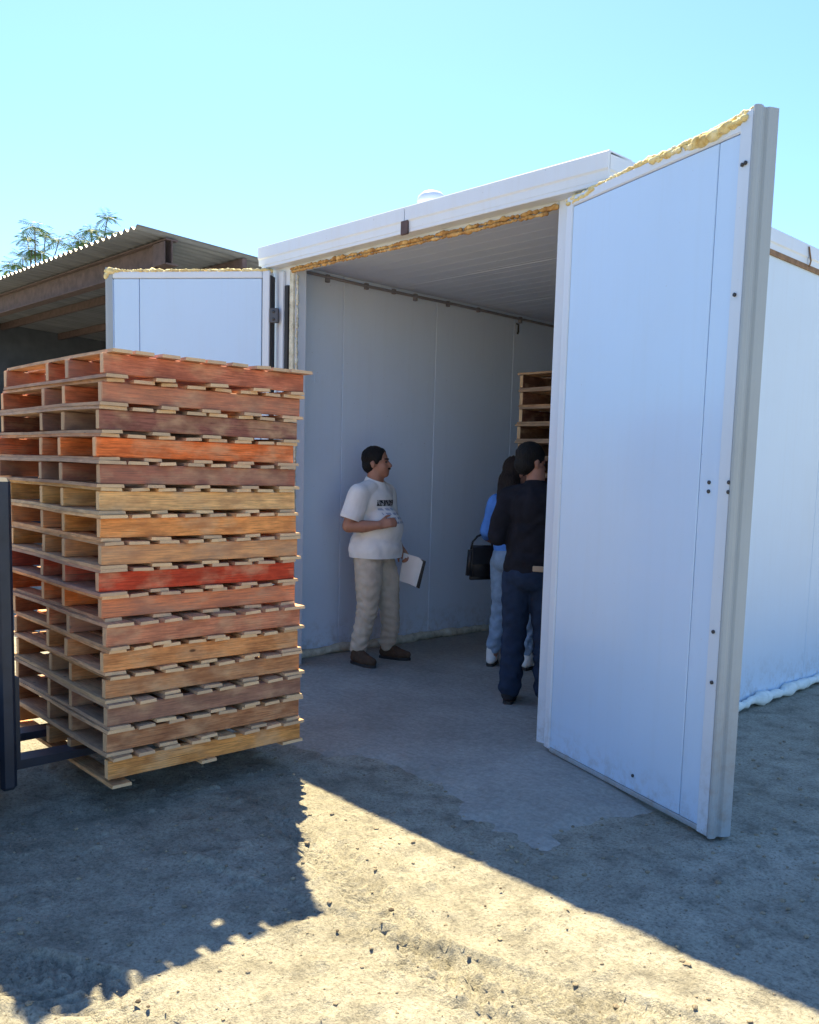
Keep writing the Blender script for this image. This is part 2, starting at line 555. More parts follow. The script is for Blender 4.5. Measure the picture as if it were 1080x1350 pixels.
def foam_tube(name, pts, rad, mat, parent, seed=0, lump=.5, step=.03, n=10):
    """smooth sagging bead of foam sealing a wall foot"""
    pts = [Vector(p) for p in pts]
    out = []; rs = []
    k = 0
    for a, c in zip(pts[:-1], pts[1:]):
        m_ = max(2, int((c - a).length / step))
        for i in range(m_):
            s = k * .31
            j = Vector((float(vnoise(s, 1.5, seed)), 0, float(vnoise(s, 3.5, seed + 2)))) * rad * .8
            out.append(a.lerp(c, i / m_) + j)
            rs.append(rad * (1 + lump * 1.2 * float(vnoise(s * .8, 11.5, seed + 3)) + lump * .9 * float(vnoise(s * 2.6, 13.5, seed + 4))))
            k += 1
    out.append(pts[-1]); rs.append(rad * .8)
    return MB().tube(out, rs, n).build(name, mat, parent)
def foam_bead(name, pts, rad, mat, parent, seed=0, lump=.5, step=.03, n=9, flat=1.0):
    """ragged expanding foam: overlapping lumpy blobs of uneven size along a polyline"""
    r = random.Random(seed * 13 + 5)
    pts = [Vector(p) for p in pts]
    b = MB()
    k = 0
    for a, c in zip(pts[:-1], pts[1:]):
        d = (c - a); L = d.length; d.normalize()
        q = d.to_track_quat('X', 'Z').to_matrix().to_4x4()
        x = 0
        while x < L:
            s_ = rad * (1 + lump * 1.5 * float(vnoise(k * .23, 3.5, seed)) + lump * r.uniform(-.45, .45))
            s_ = max(s_, rad * .28)
            bm = bmesh.new()
            bmesh.ops.create_icosphere(bm, subdivisions=2, radius=1)
            for v in bm.verts:
                g = 1 + .32 * float(vnoise(v.co.x * 2 + k, v.co.y * 2 + v.co.z * 2, seed)) + .22 * float(vnoise(v.co.x * 4.5, v.co.z * 4.5 + k + v.co.y * 4, seed + 1))
                v.co *= g
            j = Vector((r.uniform(-.3, .3), r.uniform(-.35, .35), r.uniform(-.35, .35))) * rad
            b.bm(bm, True, Matrix.Translation(a + d * x + j) @ q @ Matrix.Diagonal((s_ * r.uniform(1.1, 1.9), s_ * .95, s_ * r.uniform(.75, 1.1), 1)))
            x += s_ * (r.uniform(.7, 1.15) if r.random() < .8 else r.uniform(1.6, 3.2))
            k += 1
    return b.build(name, mat, parent)
# aged foam under the lintel and down the left jamb, floor beads
foam_bead('foam_bead', [(-2.68, YF - .01, 3.035), (-1.3, YF - .014, 3.03), (-.14, YF - .01, 3.03)], .010, M['oldfoam'], room, 3, 1.0)
foam_bead('foam_bead', [(-2.64, YF - .022, 3.012), (-1.6, YF - .026, 3.006), (-.2, YF - .02, 3.004)], .008, M['oldfoam'], room, 14, 1.0)
foam_bead('foam_bead', [(-2.60, YF + .0, 2.98), (-2.612, YF + .0, 1.5), (-2.61, YF + .0, .05)], .008, M['floorfoam'], room, 23, .9)
foam_tube('foam_bead', [(XL + .045, .2, .035), (XL + .04, 1.2, .04), (XL + .05, 2.5, .035), (XL + .04, 4.5, .04), (XL + .04, YB, .035)], .040, M['floorfoam'], room, 31, .7, .04)
foam_tube('foam_bead', [(XRo + .03, .2, .03), (XRo + .03, 1.6, .03), (XRo + .045, 2.3, .035), (XRo + .03, 3.2, .04), (XRo + .035, 5, .035), (XRo + .03, YB, .03)], .034, M['whitefoam'], room, 41, .9, .035)
# conduit along the ceiling corner with clips, hook
b = MB().tube([(XL + .02, .25, 3.085), (XL + .022, 1.0, 3.075), (XL + .02, 2.0, 3.082), (XL + .022, 3.5, 3.076), (XL + .02, 6.9, 3.08)], .012, 6)
cdt = b.build('conduit', M['cable'], room)
for k, yy in enumerate((.55, .95, 1.25, 1.5, 1.9, 2.3, 2.9)):
    MB().cbox((XL, yy - .015, 3.04 + .01 * (k % 3)), (XL + .028, yy + .02, 3.10), .003).build('clip', M['cable'], cdt)
MB().tube([(XL + .002, 2.86, 3.03), (XL + .03, 2.86, 3.02), (XL + .03, 2.862, 2.95), (XL + .02, 2.862, 2.93)], .010, 6).build('hook', M['zinc'], room)
MB().cbox((XL + .0005, .445, 2.24), (XL + .006, .475, 2.31), .002).build('wall_plate', M['inpanel'], room)
MB().cbox((XL + .0005, .50, 2.24), (XL + .006, .53, 2.31), .002).build('wall_plate', M['inpanel'], room)

# roof vent: white domed cap on a short neck
vx, vy = -1.81, .7
b = MB()
prof = [(.06, 3.2), (.06, 3.47), (.10, 3.48), (.112, 3.50), (.10, 3.54), (.07, 3.565), (.03, 3.578), (.0, 3.58)]
nseg = 20
vs = []
for r_, z_ in prof:
    for k in range(nseg):
        a = 2 * math.pi * k / nseg
        vs.append((vx + r_ * math.cos(a), vy + r_ * math.sin(a), z_))
b.add(vs, [(i * nseg + k, i * nseg + (k + 1) % nseg, (i + 1) * nseg + (k + 1) % nseg, (i + 1) * nseg + k) for i in range(len(prof) - 1) for k in range(nseg)], True)
b.build('roof_vent', M['trim'], room)

# ------------------------------------------------------------------ doors
DW = 1.348
def bolt(parent, u, yface, z, sgn, r=.011):
    b = MB().tube([(u, yface, z), (u, yface + sgn * .006, z), (u, yface + sgn * .009, z)], [r, r, r * .5], 8, False)
    return b.build('bolt', M['zinc'], parent)

def make_door(name, loc, rz, face, seam_u, label, seed, wide_channel):
    """local x: hinge -> free edge, z up. face=-1: the seen face lies at y=0 looking to -y; face=+1: looking to +y"""
    T = .085
    y0, y1 = (0, T) if face < 0 else (-T, 0)
    d = MB().box((.03, y0 + .012, .03), (DW - .03, y1 - .012, H - .03)).build(name, M['joint'], room)
    d.location = loc; d.rotation_euler = (0, 0, rz)
    tag(d, label)
    def sub(nm, lo, hi, mat, c=.004):
        return MB().cbox(lo, hi, c).build(nm, mat, d)
    zt = H - .075
    us = [.062] + seam_u + [DW - .055]
    for a, c in zip(us[:-1], us[1:]):
        sub('panel', (a + .0025, y0, .045), (c - .0025, y1, zt), M['door'], .003)
    # hinge-side edge trim, top channel, bottom channel
    sub('edge_trim', (0, y0 - .002, .03), (.058, y1 + .002, H - .015), M['trim'], .006)
    sub('top_channel', (.06, y0 - .004, zt + .004), (DW - .06, y1 + .004, H - .02), M['trim'], .006)
    sub('bottom_channel', (.06, y0 - .003, .018), (DW - .06, y1 + .003, .043), M['channel'], .004)
    # free edge: rolled channel with rounded lips and a thin fin
    ov = .012
    pr = []
    w = wide_channel
    if face < 0:
        pr = [(DW - .022, -.008), (DW - .012, -.012), (DW - .003, -.008), (DW + .003, .006), (DW + .001, .022), (DW - .008, .032), (DW - .009, .046), (DW + .001, .053), (DW + .006, .070), (DW + .010, T + .014), (DW + .004, T + .014), (DW - .01, T + .006), (DW - w, T + .004), (DW - w, T - .01), (DW - .022, T - .01)]
        MB().cbox((DW - .092, -.006, .016), (DW - .0225, T - .012, H + .006), .004).build('edge_flange', M['flange'], d)
    else:
        pr = [(DW - w, .002), (DW - .02, .005), (DW + .0, .001), (DW + .004, -.01), (DW + .004, -T + .01), (DW, -T - .002), (DW - w, -T - .004)]
    vs = []
    for z_ in (.015, H + .012):
        for a, c in pr:
            vs.append((a, c, z_))
    nn = len(pr)
    fs = [(k, (k + 1) % nn, nn + (k + 1) % nn, nn + k) for k in range(nn)] + [tuple(range(nn - 1, -1, -1)), tuple(range(nn, 2 * nn))]
    if face > 0:
        fs = [tuple(reversed(f)) for f in fs]
    MB().add(vs, fs).build('edge_channel', M['channel'], d)
    # foam squeezed out along the top edge
    ymid = (y0 + y1) / 2
    if face < 0:
        foam_bead('foam_trim', [(.0, y0 + .004, H - .03), (.5, y0 + .004, H - .012), (1.0, y0 + .002, H - .012), (DW - .03, y0 + .003, H + .004)], .009, M['foam'], d, seed, 1.0, .02)
        foam_bead('foam_trim', [(.70, y0 - .002, H - .028), (1.0, y0 - .004, H - .035), (1.29, y0 - .004, H - .02)], .015, M['foam'], d, seed + 7, 1.1, .02)
        foam_bead('foam_trim', [(.02, y0 - .002, H - .05), (.10, y0 - .002, H - .05), (.24, y0 - .003, H - .035)], .012, M['foam'], d, seed + 12, 1.0, .02)
        foam_bead('foam_trim', [(.01, ymid, H - .018), (DW - .05, ymid, H - .005)], .020, M['foam'], d, seed + 19, .8, .03)
    else:
        foam_bead('foam_trim', [(.02, y1 - .004, H - .012), (.7, y1 - .004, H - .012), (DW - .03, y1 - .004, H - .012)], .010, M['foam'], d, seed, .8, .02)
        foam_bead('foam_trim', [(DW - .10, y1 + .0, H - .015), (DW - .02, y1 + .0, H - .02), (DW + .004, y1, H - .07)], .022, M['foam'], d, seed + 5, .5, .02)
        foam_bead('foam_trim', [(.02, ymid, H - .018), (DW - .05, ymid, H - .016)], .02, M['foam'], d, seed + 9, .6, .03)
    # strap hinges at the hinge edge
    for z_ in (.35, 1.55, 2.70) if face > 0 else ():
        ys = y0 - .004 if face < 0 else y1 + .004
        hg = MB().cbox((-.075, min(ys - .012, ys + .012), z_ - .055), (-.004, max(ys - .012, ys + .012), z_ + .055), .004).build('hinge', M['steel'], d)
        for dz in (-.028, .028):
            yy = ys + (-.012 if face < 0 else .012)
            bolt(hg, -.038, yy, z_ + dz, -1 if face < 0 else 1, .012)
    return d
RD_A = 0.3091
LD_B = 0.6259
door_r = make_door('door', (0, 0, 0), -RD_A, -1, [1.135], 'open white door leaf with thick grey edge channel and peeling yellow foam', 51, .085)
for u, z in ((1.285, 2.845), (1.302, 2.848), (1.288, 2.33), (1.2, 1.557), (1.2, 1.518), (1.325, 1.56), (1.325, 1.52), (1.30, .70), (.80, .12), (1.29, .92)):
    off = 0 if u < 1.262 else -.008
    bolt(door_r, u, off, z, -1, .0085)
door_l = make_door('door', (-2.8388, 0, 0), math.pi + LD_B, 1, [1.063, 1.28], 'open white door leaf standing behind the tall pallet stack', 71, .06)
MB().cbox((-.012, -.085, .03), (-.002, .0, 3.0), .002).build('gasket', M['black'], door_l)

# ------------------------------------------------------------------ pallets
def board_mesh(L, w, t, seed):
    """board along local x centred on origin, slightly warped, with chamfers and rough ends"""
    r = random.Random(seed)
    nxs = 4
    vs = []
    c = min(.003, t * .2)
    for i in range(nxs):
        x = -L / 2 + L * i / (nxs - 1)
        bow = (1 - (2 * i / (nxs - 1) - 1) ** 2) * r.uniform(-.003, .003)
        tw = r.uniform(-.0025, .0025)
        ww = w / 2 + r.uniform(-.0015, .0015)
        e = r.uniform(-.004, .004) if i in (0, nxs - 1) else 0
        for (a, z) in ((-1, -1), (1, -1), (1, 1), (-1, 1)):
            vs.append((x + e * (1 if a > 0 else .2), a * (ww - (c if z > 0 else 0)), z * t / 2 + bow + tw * a))
    fs = []
    for i in range(nxs - 1):
        for k in range(4):
            fs.append((i * 4 + k, (i + 1) * 4 + k, (i + 1) * 4 + (k + 1) % 4, i * 4 + (k + 1) % 4))
    fs.append((0, 1, 2, 3)); fs.append(tuple((nxs - 1) * 4 + k for k in (3, 2, 1, 0)))
    me = MB().add(vs, fs).mesh('board')
    me.materials.append(M['wood'])
    return me

def stringer_mesh(L, w, h, seed):
    r = random.Random(seed)
    bm = bmesh.new()
    bmesh.ops.create_cube(bm, size=1)
    for v in bm.verts:
        v.co = Vector((v.co.x * L, v.co.y * w, v.co.z * h))
    bmesh.ops.bevel(bm, geom=bm.edges[:], offset=.003, segments=1, affect='EDGES')
    for v in bm.verts:
        v.co.z += r.uniform(-.001, .001); v.co.y += r.uniform(-.0012, .0012)
    me = MB().bm(bm).mesh('stringer')
    me.materials.append(M['wood'])
    return me

def lin(c):
    return tuple(((v / 255) / 12.92 if v / 255 < .04045 else ((v / 255 + .055) / 1.055) ** 2.4) for v in c)

class PalletKit:
    def __init__(self, LX, LY, h, t, sw, nstr_pos, seed):
        self.LX, self.LY, self.h, self.t, self.sw, self.pos = LX, LY, h, t, sw, nstr_pos
        self.hs = h - 2 * t - .001
        self.st = [stringer_mesh(LY, sw, self.hs, seed + k) for k in range(4)]
        self.bd = [board_mesh(LX + .034, w, t - .001, seed + 10 + k) for k, w in enumerate((.086, .092, .080, .098))]
        self.lead = board_mesh(LX + .034, .125, t - .001, seed + 30)

def build_pallet(kit, root, tint, seed, ntop=8, boards=True, bottom=5, hang=0, dk=1.0, shift=0.0):
    r = random.Random(seed)
    def shade(c, lo=.8, hi=1.15):
        k = r.uniform(lo, hi)
        return (c[0] * k, c[1] * k * r.uniform(.94, 1.05), c[2] * k * r.uniform(.88, 1.08), 1)
    zs = kit.t + kit.hs / 2 + .0005
    for i, px in enumerate(kit.pos):
        o = obj('stringer', kit.st[(seed + i) % 4], None, root, (px, r.uniform(-.006, .006), zs), (0, 0, math.pi / 2))
        o.color = (*tint, 1) if i == len(kit.pos) - 1 else shade(tint, .75, 1.1)
    pale = tuple(.5 * a + .5 * b * dk for a, b in zip(tint, (.76, .54, .32)))
    zt = kit.h - kit.t / 2
    n = ntop
    for i in range(n):
        lead = i in (0, n - 1)
        w = .11 if lead else .088
        yy = -kit.LY / 2 + w / 2 + (kit.LY - w) * i / (n - 1) + (0 if lead else r.uniform(-.010, .010))
        o = obj('top_board', kit.lead if lead and r.random() < .5 else kit.bd[r.randrange(4)], None, root, (r.uniform(-.008, .014) + shift, yy, zt), (r.uniform(-.006, .006), 0, r.uniform(-.004, .004)))
        o.color = shade(pale)
    for i in range(bottom):
        lead = i in (0, bottom - 1)
        yy = -kit.LY / 2 + .05 + (kit.LY - .10) * i / (bottom - 1) + (0 if lead else r.uniform(-.03, .03))
        o = obj('bottom_board', kit.lead if lead and r.random() < .4 else kit.bd[r.randrange(4)], None, root, (r.uniform(-.010, .014), yy, kit.t / 2 - (hang if i == 0 else 0)), (r.uniform(-.006, .006), .008 if hang and i == 0 else 0, r.uniform(-.005, .005)))
        o.color = shade(pale, .75, 1.1)

PH = .1179
PLX, PLY = 1.20, 1.008
pos4 = [-PLX / 2 + .022, PLX / 2 - .70, PLX / 2 - .435, PLX / 2 - .022]
kit = PalletKit(PLX, PLY, PH, .0155, .040, pos4, 100)
kit_wide = PalletKit(PLX + .14, PLY, PH, .0155, .040, [p_ + .07 for p_ in pos4[1:]] + [-PLX / 2 - .07 + .022], 140)
kit_wide.pos = [kit_wide.pos[3]] + kit_wide.pos[:3]
rows = [  # top to bottom: colour, corner pixel offset, look
    ((178, 104, 76), 137, 'reddish brown', 'topmost'), ((184, 104, 66), 128, 'rusty orange', 'second from the top'),
    ((128, 80, 66), 124, 'dark brown', 'third from the top'), ((212, 108, 54), 119, 'bright orange', 'fourth from the top'),
    ((152, 82, 56), 121, 'red brown', 'fifth from the top'), ((236, 164, 104), 118, 'pale cream', 'sixth from the top'),
    ((222, 140, 78), 124, 'tan orange', 'seventh from the top'), ((214, 142, 76), 128, 'golden tan', 'eighth from the top'),
    ((186, 66, 38), 127, 'deep red', 'eighth from the bottom'), ((222, 114, 56), 125, 'vivid orange', 'seventh from the bottom'),
    ((188, 114, 78), 138, 'pinkish brown', 'sixth from the bottom'), ((200, 134, 80), 131, 'light tan', 'fifth from the bottom'),
    ((174, 118, 74), 133, 'brown grained', 'fourth from the bottom'), ((142, 98, 74), 139, 'greyish brown', 'third from the bottom'),
    ((160, 110, 74), 137, 'weathered brown', 'second from the bottom'), ((196, 136, 74), 141, 'yellowish tan', 'lowest')]
ZB = .1695 - .0155
NX, NY = -.6407, -2.2363
for i, (c, cpx, look, place) in enumerate(rows):
    k = 15 - i                                # 0 = bottom
    f = k / 15
    dev = (cpx - (141 - 5 * f)) * .0045
    PLX_ = PLX + (.14 if i < 5 else 0)
    th_ = -.018 + rnd.uniform(-.008, .008)
    xx = NX + .010 - .058 * f + dev - (PLX_ / 2 * math.cos(th_) + PLY / 2 * math.sin(th_))
    yy = NY + .022 * f - (PLX_ / 2 * math.sin(th_) - PLY / 2 * math.cos(th_)) + rnd.uniform(-.006, .006)
    p = empty('wooden_pallet', (xx, yy, ZB + k * PH), th_)
    tag(p, look + ' wooden pallet, ' + place + ' in the outdoor stack', 'pallet', 'pallets stacked on the forklift forks')
    base = lin(c)
    build_pallet(kit_wide if i < 5 else kit, p, (min(.85, base[0] * 1.26), min(.78, base[1] * 1.30), base[2] * 1.36), 300 + i, 9 if i == 0 else 8, bottom=3 if k == 0 else 5, hang=.016 if k == 0 else 0, shift=.03 if i == 0 else 0)

# second stack, inside the room behind the people
PH2 = .14
kit2 = PalletKit(1.10, 1.0, PH2, .018, .038, [-.53, 0, .53], 500)
N2 = 17
names17 = ['topmost', 'second', 'third', 'fourth', 'fifth', 'sixth', 'seventh', 'eighth', 'ninth', 'tenth', 'eleventh', 'twelfth', 'thirteenth', 'fourteenth', 'fifteenth', 'sixteenth', 'lowest']
for i in range(N2):
    k = N2 - 1 - i
    p = empty('wooden_pallet', (-1.86 + .55 + rnd.uniform(-.012, .012), 1.80 + .5 + rnd.uniform(-.012, .012), .014 + k * PH2), rnd.uniform(-.01, .01))
    tag(p, 'wooden pallet inside the room, ' + names17[i] + (' ' if i in (0, 16) else ' from the top ') + 'behind the people', 'pallet', 'pallets stacked inside the cold room')
    build_pallet(kit2, p, lin(((120, 76, 54), (140, 88, 56), (110, 72, 54), (132, 84, 52))[i % 4]), 700 + i, 7, bottom=4, dk=.7)

# ------------------------------------------------------------------ forklift (only carriage and forks reach into view)
fk = tag(empty('forklift', (-1.26, -3.825, 0)), 'dark forklift at the edge holding up the tall pallet stack', 'forklift')
def fpart(nm, mat, *boxes, c=.012, parent=None):
    b = MB()
    for lo, hi in boxes:
        b.cbox(lo, hi, c)
    o = b.build(nm, mat, parent or fk)
    return o
# local: origin under the body, +y forward (towards the stack)
YC = 1.30     # front face of the carriage (world y = -2.60)
bk = fpart('load_backrest', M['navy'], ((.30, YC - .07, .12), (.365, YC, 1.483)), ((-.365, YC - .07, .12), (-.30, YC, 1.483)), ((-.2985, YC - .065, 1.42), (.2985, YC - .005, 1.478)), c=.016)
fpart('cross_bar', M['navy'], ((-.2985, YC - .065, .40), (.2985, YC - .005, .50)), parent=bk)
fpart('cross_bar', M['navy'], ((-.2985, YC - .065, .20), (.2985, YC - .005, .29)), parent=bk)
for x in (-.15, 0, .15):
    fpart('upright_bar', M['navy'], ((x - .015, YC - .05, .505), (x + .015, YC - .02, 1.415)), c=.004, parent=bk)
for sx in (-.19, .22):
    b = MB()
    prof = [(YC + .002, .180), (YC + .002, .60), (YC + .042, .60), (YC + .042, .222), (YC + 1.12, .208), (YC + 1.16, .198), (YC + 1.16, .190), (YC + .06, .180)]
    vs = [(sx - .055, y, z) for y, z in prof] + [(sx + .055, y, z) for y, z in prof]
    n = len(prof)
    b.add(vs, [(k, n + k, n + (k + 1) % n, (k + 1) % n) for k in range(n)] + [tuple(range(n)), tuple(range(2 * n - 1, n - 1, -1))])
    b.build('fork', M['navy'], fk)
for sx in (-1, 1):
    fpart('mast_rail', M['navy'], ((sx * .30 - .035, YC - .20, .10), (sx * .30 + .035, YC - .09, 2.05)))
fpart('mast_crosshead', M['navy'], ((-.264, YC - .19, 1.9), (.264, YC - .10, 2.0)))
MB().tube([(0, YC - .15, .15), (0, YC - .15, 1.89)], .035, 12).build('lift_cylinder', M['steel'], fk)
body = fpart('body', M['yellowpaint'], ((-.45, -.75, .25), (.45, .85, .75)), c=.06)
fpart('counterweight', M['navy'], ((-.5, -1.35, .18), (.5, -.755, 1.0)), c=.1)
fpart('floor_plate', M['steel'], ((-.45, .2, .755), (.45, .85, .78)), c=.005)
fpart('cowl', M['navy'], ((-.4, .855, .3), (.4, 1.05, 1.1)), c=.04)
fpart('seat', M['black'], ((-.24, -.45, .755), (.24, .05, .92)), ((-.24, -.60, .755), (.24, -.455, 1.4)), c=.05)
for sx in (-1, 1):
    MB().tube([(sx * .42, .9, .75), (sx * .42, .55, 2.05)], .028, 8).build('guard_post', M['navy'], fk)
    MB().tube([(sx * .42, -.9, .98), (sx * .42, -.75, 2.05)], .028, 8).build('guard_post', M['navy'], fk)
gr = fpart('overhead_guard', M['navy'], ((-.46, .5, 2.05), (.46, .57, 2.1)), ((-.46, -.8, 2.05), (.46, -.73, 2.1)), ((-.46, -.728, 2.05), (-.40, .498, 2.1)), ((.40, -.728, 2.05), (.46, .498, 2.1)))
for x in (-.25, -.08, .09, .26):
    fpart('guard_bar', M['navy'], ((x - .015, -.728, 2.06), (x + .015, .498, 2.09)), c=.004, parent=gr)
MB().tube([(0, .80, 1.05), (0, .55, 1.25)], .02, 8).build('steering_column', M['steel'], fk)
sw = MB().tube([(.16 * math.cos(a), .55 + .16 * math.sin(a) * .6, 1.25 + .16 * math.sin(a) * .8) for a in [2 * math.pi * k / 20 for k in range(21)]], .013, 6)
sw.build('steering_wheel', M['black'], fk)
def wheel(x, y, r, w):
    b = MB()
    b.tube([(x - w / 2, y, r), (x - w / 2 + .02, y, r), (x + w / 2 - .02, y, r), (x + w / 2, y, r)], [r * .88, r, r, r * .88], 24)
    o = b.build('wheel', M['black'], fk)
    MB().tube([(x - w / 2 - .01, y, r), (x + w / 2 + .01, y, r)], r * .5, 16, False).build('rim', M['trim'], o)
for sx in (-1, 1):
    wheel(sx * .52, .80, .30, .18)
    wheel(sx * .46, -.95, .24, .15)

# ------------------------------------------------------------------ shed behind
shed = tag(empty('open_shed', (-6.1, .5, 0)), 'open shed with corrugated metal roof and brown steel beams behind the white door', 'shed')
def mk_corr():
    n = NT('galvanised_sheet')
    v = n.coord()
    f = n.noise(n.coord((6, .6, 1)), 2, 5)
    n.base(n.ramp(f, [(.3, (.16, .165, .18)), (.6, (.23, .235, .25)), (.8, (.28, .28, .29))]))
    n.set(.5, .35)
    return n.m
M['corr'] = mk_corr()
M['shadewall'] = simple('shade_toned_wall', (.07, .08, .10), .7, 0, .3, 4)  # interior shade of the shed put into the wall colour
SX0, SX1, SY0, SY1 = -8.1375, 0, 0, 6.5     # local extents
def roof_z(y):
    return 4.0 - .045 * (y - SY0)
b = MB()
pitch_, amp = .15, .022
nxp = int((SX1 - SX0) / pitch_ * 8)
ysr = [SY0, 2.2, 4.4, SY1]
for lay, dz in ((0, 0), (1, -.003)):
    vs = []
    for y in ysr:
        for i in range(nxp + 1):
            x = SX0 + (SX1 - SX0) * i / nxp
            vs.append((x, y, roof_z(y) + amp * math.sin((x - SX0) / pitch_ * 2 * math.pi) + dz))
    n = nxp + 1
    fs = [(j * n + i, j * n + i + 1, (j + 1) * n + i + 1, (j + 1) * n + i) for j in range(len(ysr) - 1) for i in range(nxp)]
    b.add(vs, [tuple(reversed(f)) for f in fs] if lay else fs, True)
b.build('roof', M['corr'], shed)
def ibeam(nm, p0, p1, h, w):
    """I beam hung with its top at the line p0-p1"""
    p0 = Vector(p0); p1 = Vector(p1)
    d = (p1 - p0).normalized(); s = Vector((0, 0, 1)).cross(d).normalized(); u = Vector((0, 0, 1))
    pr = [(-w / 2, 0), (w / 2, 0), (w / 2, -.015), (.006, -.015), (.006, -h + .015), (w / 2, -h + .015), (w / 2, -h), (-w / 2, -h), (-w / 2, -h + .015), (-.006, -h + .015), (-.006, -.015), (-w / 2, -.015)]
    vs = [p + s * a + u * z for p in (p0, p1) for a, z in pr]
    n = len(pr)
    return MB().add(vs, [(k, (k + 1) % n, n + (k + 1) % n, n + k) for k in range(n)] + [tuple(range(n - 1, -1, -1)), tuple(range(n, 2 * n))]).build(nm, M['rust'], shed)
ibeam('beam', (SX0, .40, roof_z(.4) - .03), (-.02, .40, roof_z(.4) - .03), .27, .14)
ibeam('beam', (SX0, 3.3, roof_z(3.3) - .03), (-.02, 3.3, roof_z(3.3) - .03), .25, .14)
ibeam('beam', (SX0, 6.2, roof_z(6.2) - .03), (-.02, 6.2, roof_z(6.2) - .03), .25, .14)
for x, y in ((-.35, .40), (-.35, 3.3), (-.35, 6.2), (-8.0, .40), (-8.0, 3.3), (-8.0, 6.2), (-4.2, 6.2)):
    if True:
        MB().cbox((x - .09, y - .09, 0), (x + .09, y + .09, roof_z(y) - .31), .008).build('post', M['rust'], shed)
for k, y in enumerate((1.3, 2.3, 4.3, 5.3)):
    MB().cbox((SX0 + .05, y - .03, roof_z(y) - .13), (-.03, y + .03, roof_z(y) - .022), .004).build('purlin', M['rust'], shed)
# gusset plate at the beam end
MB().cbox((-.30, .318, roof_z(.4) - .30), (-.03, .328, roof_z(.4) - .06), .003).build('gusset', M['rust'], shed)
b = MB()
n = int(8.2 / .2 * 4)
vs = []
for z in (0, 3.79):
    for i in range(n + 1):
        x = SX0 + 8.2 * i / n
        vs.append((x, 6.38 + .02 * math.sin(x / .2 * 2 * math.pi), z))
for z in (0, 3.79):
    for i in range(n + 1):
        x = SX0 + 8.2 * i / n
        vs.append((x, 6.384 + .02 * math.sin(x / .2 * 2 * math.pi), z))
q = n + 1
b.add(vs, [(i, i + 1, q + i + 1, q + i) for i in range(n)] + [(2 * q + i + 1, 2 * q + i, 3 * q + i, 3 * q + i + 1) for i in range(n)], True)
b.build('back_wall', M['shadewall'], shed)
def side_sheet(x, y0, y1, tp):  # added side closures that keep light out of the shed interior
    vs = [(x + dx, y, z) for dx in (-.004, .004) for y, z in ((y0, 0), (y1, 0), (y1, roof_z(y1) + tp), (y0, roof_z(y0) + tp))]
    return MB().add(vs, [(3, 2, 1, 0), (4, 5, 6, 7), (0, 1, 5, 4), (1, 2, 6, 5), (2, 3, 7, 6), (3, 0, 4, 7)]).build('added_side_wall', M['shadewall'], shed)
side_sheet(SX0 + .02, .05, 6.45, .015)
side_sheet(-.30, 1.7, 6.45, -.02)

# ------------------------------------------------------------------ trees beyond the shed
def mk_leaf():
    n = NT('leaf')
    f = n.noise(n.coord(), 3, 3)
    n.base(n.ramp(f, [(.3, (.07, .16, .05)), (.7, (.12, .26, .08))]))
    n.set(.6)
    n.b.inputs['Transmission Weight'].default_value = 0
    return n.m
M['leaf'] = mk_leaf()
M['bark'] = simple('bark', (.12, .10, .07), .9, 0, .3, 10)
def tree(label, spots, t, seed):
    r = random.Random(seed)
    pts = [at_t(px, py, t + r.uniform(-.5, .5)) for px, py in spots]
    ctr = sum(pts, Vector()) / len(pts)
    low = min(p.z for p in pts)
    base = Vector((ctr.x, ctr.y, 0))
    root = tag(empty('tree', base), label, 'tree', 'trees beyond the shed')
    fork = Vector((ctr.x, ctr.y, low - 1.2)) - base
    MB().tube([(0, 0, -.1), (.05, .02, fork.z * .5), fork], [.14, .10, .065], 10).build('trunk', M['bark'], root)
    br = MB(); cr = MB()
    for p in pts:
        q = p - base
        mid = fork.lerp(q, .5) + Vector((r.uniform(-.1, .1), r.uniform(-.1, .1), -.1))
        br.tube([fork, mid, q], [.035, .022, .010], 6)
        for k in range(17):
            az = 2 * math.pi * k / 17 + r.uniform(-.3, .3)
            el = r.uniform(-.35, 1.05)
            L = r.uniform(.22, .40)
            d = Vector((math.cos(az) * math.cos(el), math.sin(az) * math.cos(el), math.sin(el)))
            side = d.cross(Vector((0, 0, 1))).normalized()
            prev = q
            for s in range(1, 9):
                c = q + d * L * s / 8 + Vector((0, 0, -.16 * (s / 8) ** 2 * L * 2.2))
                ll = .13 * math.sin(math.pi * (s + .6) / 10) + .03
                for sg in (-1, 1):
                    tip = c + side * sg * ll + d * ll * .45 - Vector((0, 0, ll * .35))
                    wv = (c - prev) * .55
                    cr.add([c - wv, (c + tip) / 2 - wv * .5 + Vector((0, 0, .008)), tip, (c + tip) / 2 + wv * .6], [(0, 1, 2, 3)])
                prev = c
    br.build('branches', M['bark'], root)
    cr.build('crown', M['leaf'], root)
tree('feathery green tree rising over the far left end of the corrugated roof', [(46, 299), (60, 310), (36, 314), (42, 329), (54, 334), (22, 349), (78, 318), (30, 340), (12, 356)], 21.5, 1)
tree('thin feathery tree with one tall leafy tip over the roof ridge', [(103, 316), (120, 303), (142, 287), (148, 307), (132, 312), (97, 326), (113, 320)], 23, 2)

# ------------------------------------------------------------------ people
def ell(bm, c, r, rot=None, sub=3):
    m4 = Matrix.Translation(c)
    if rot is not None:
        m4 = m4 @ rot.to_4x4()
    m4 = m4 @ Matrix.Diagonal((*r, 1))
    bmesh.ops.create_icosphere(bm, subdivisions=sub, radius=1, matrix=m4)

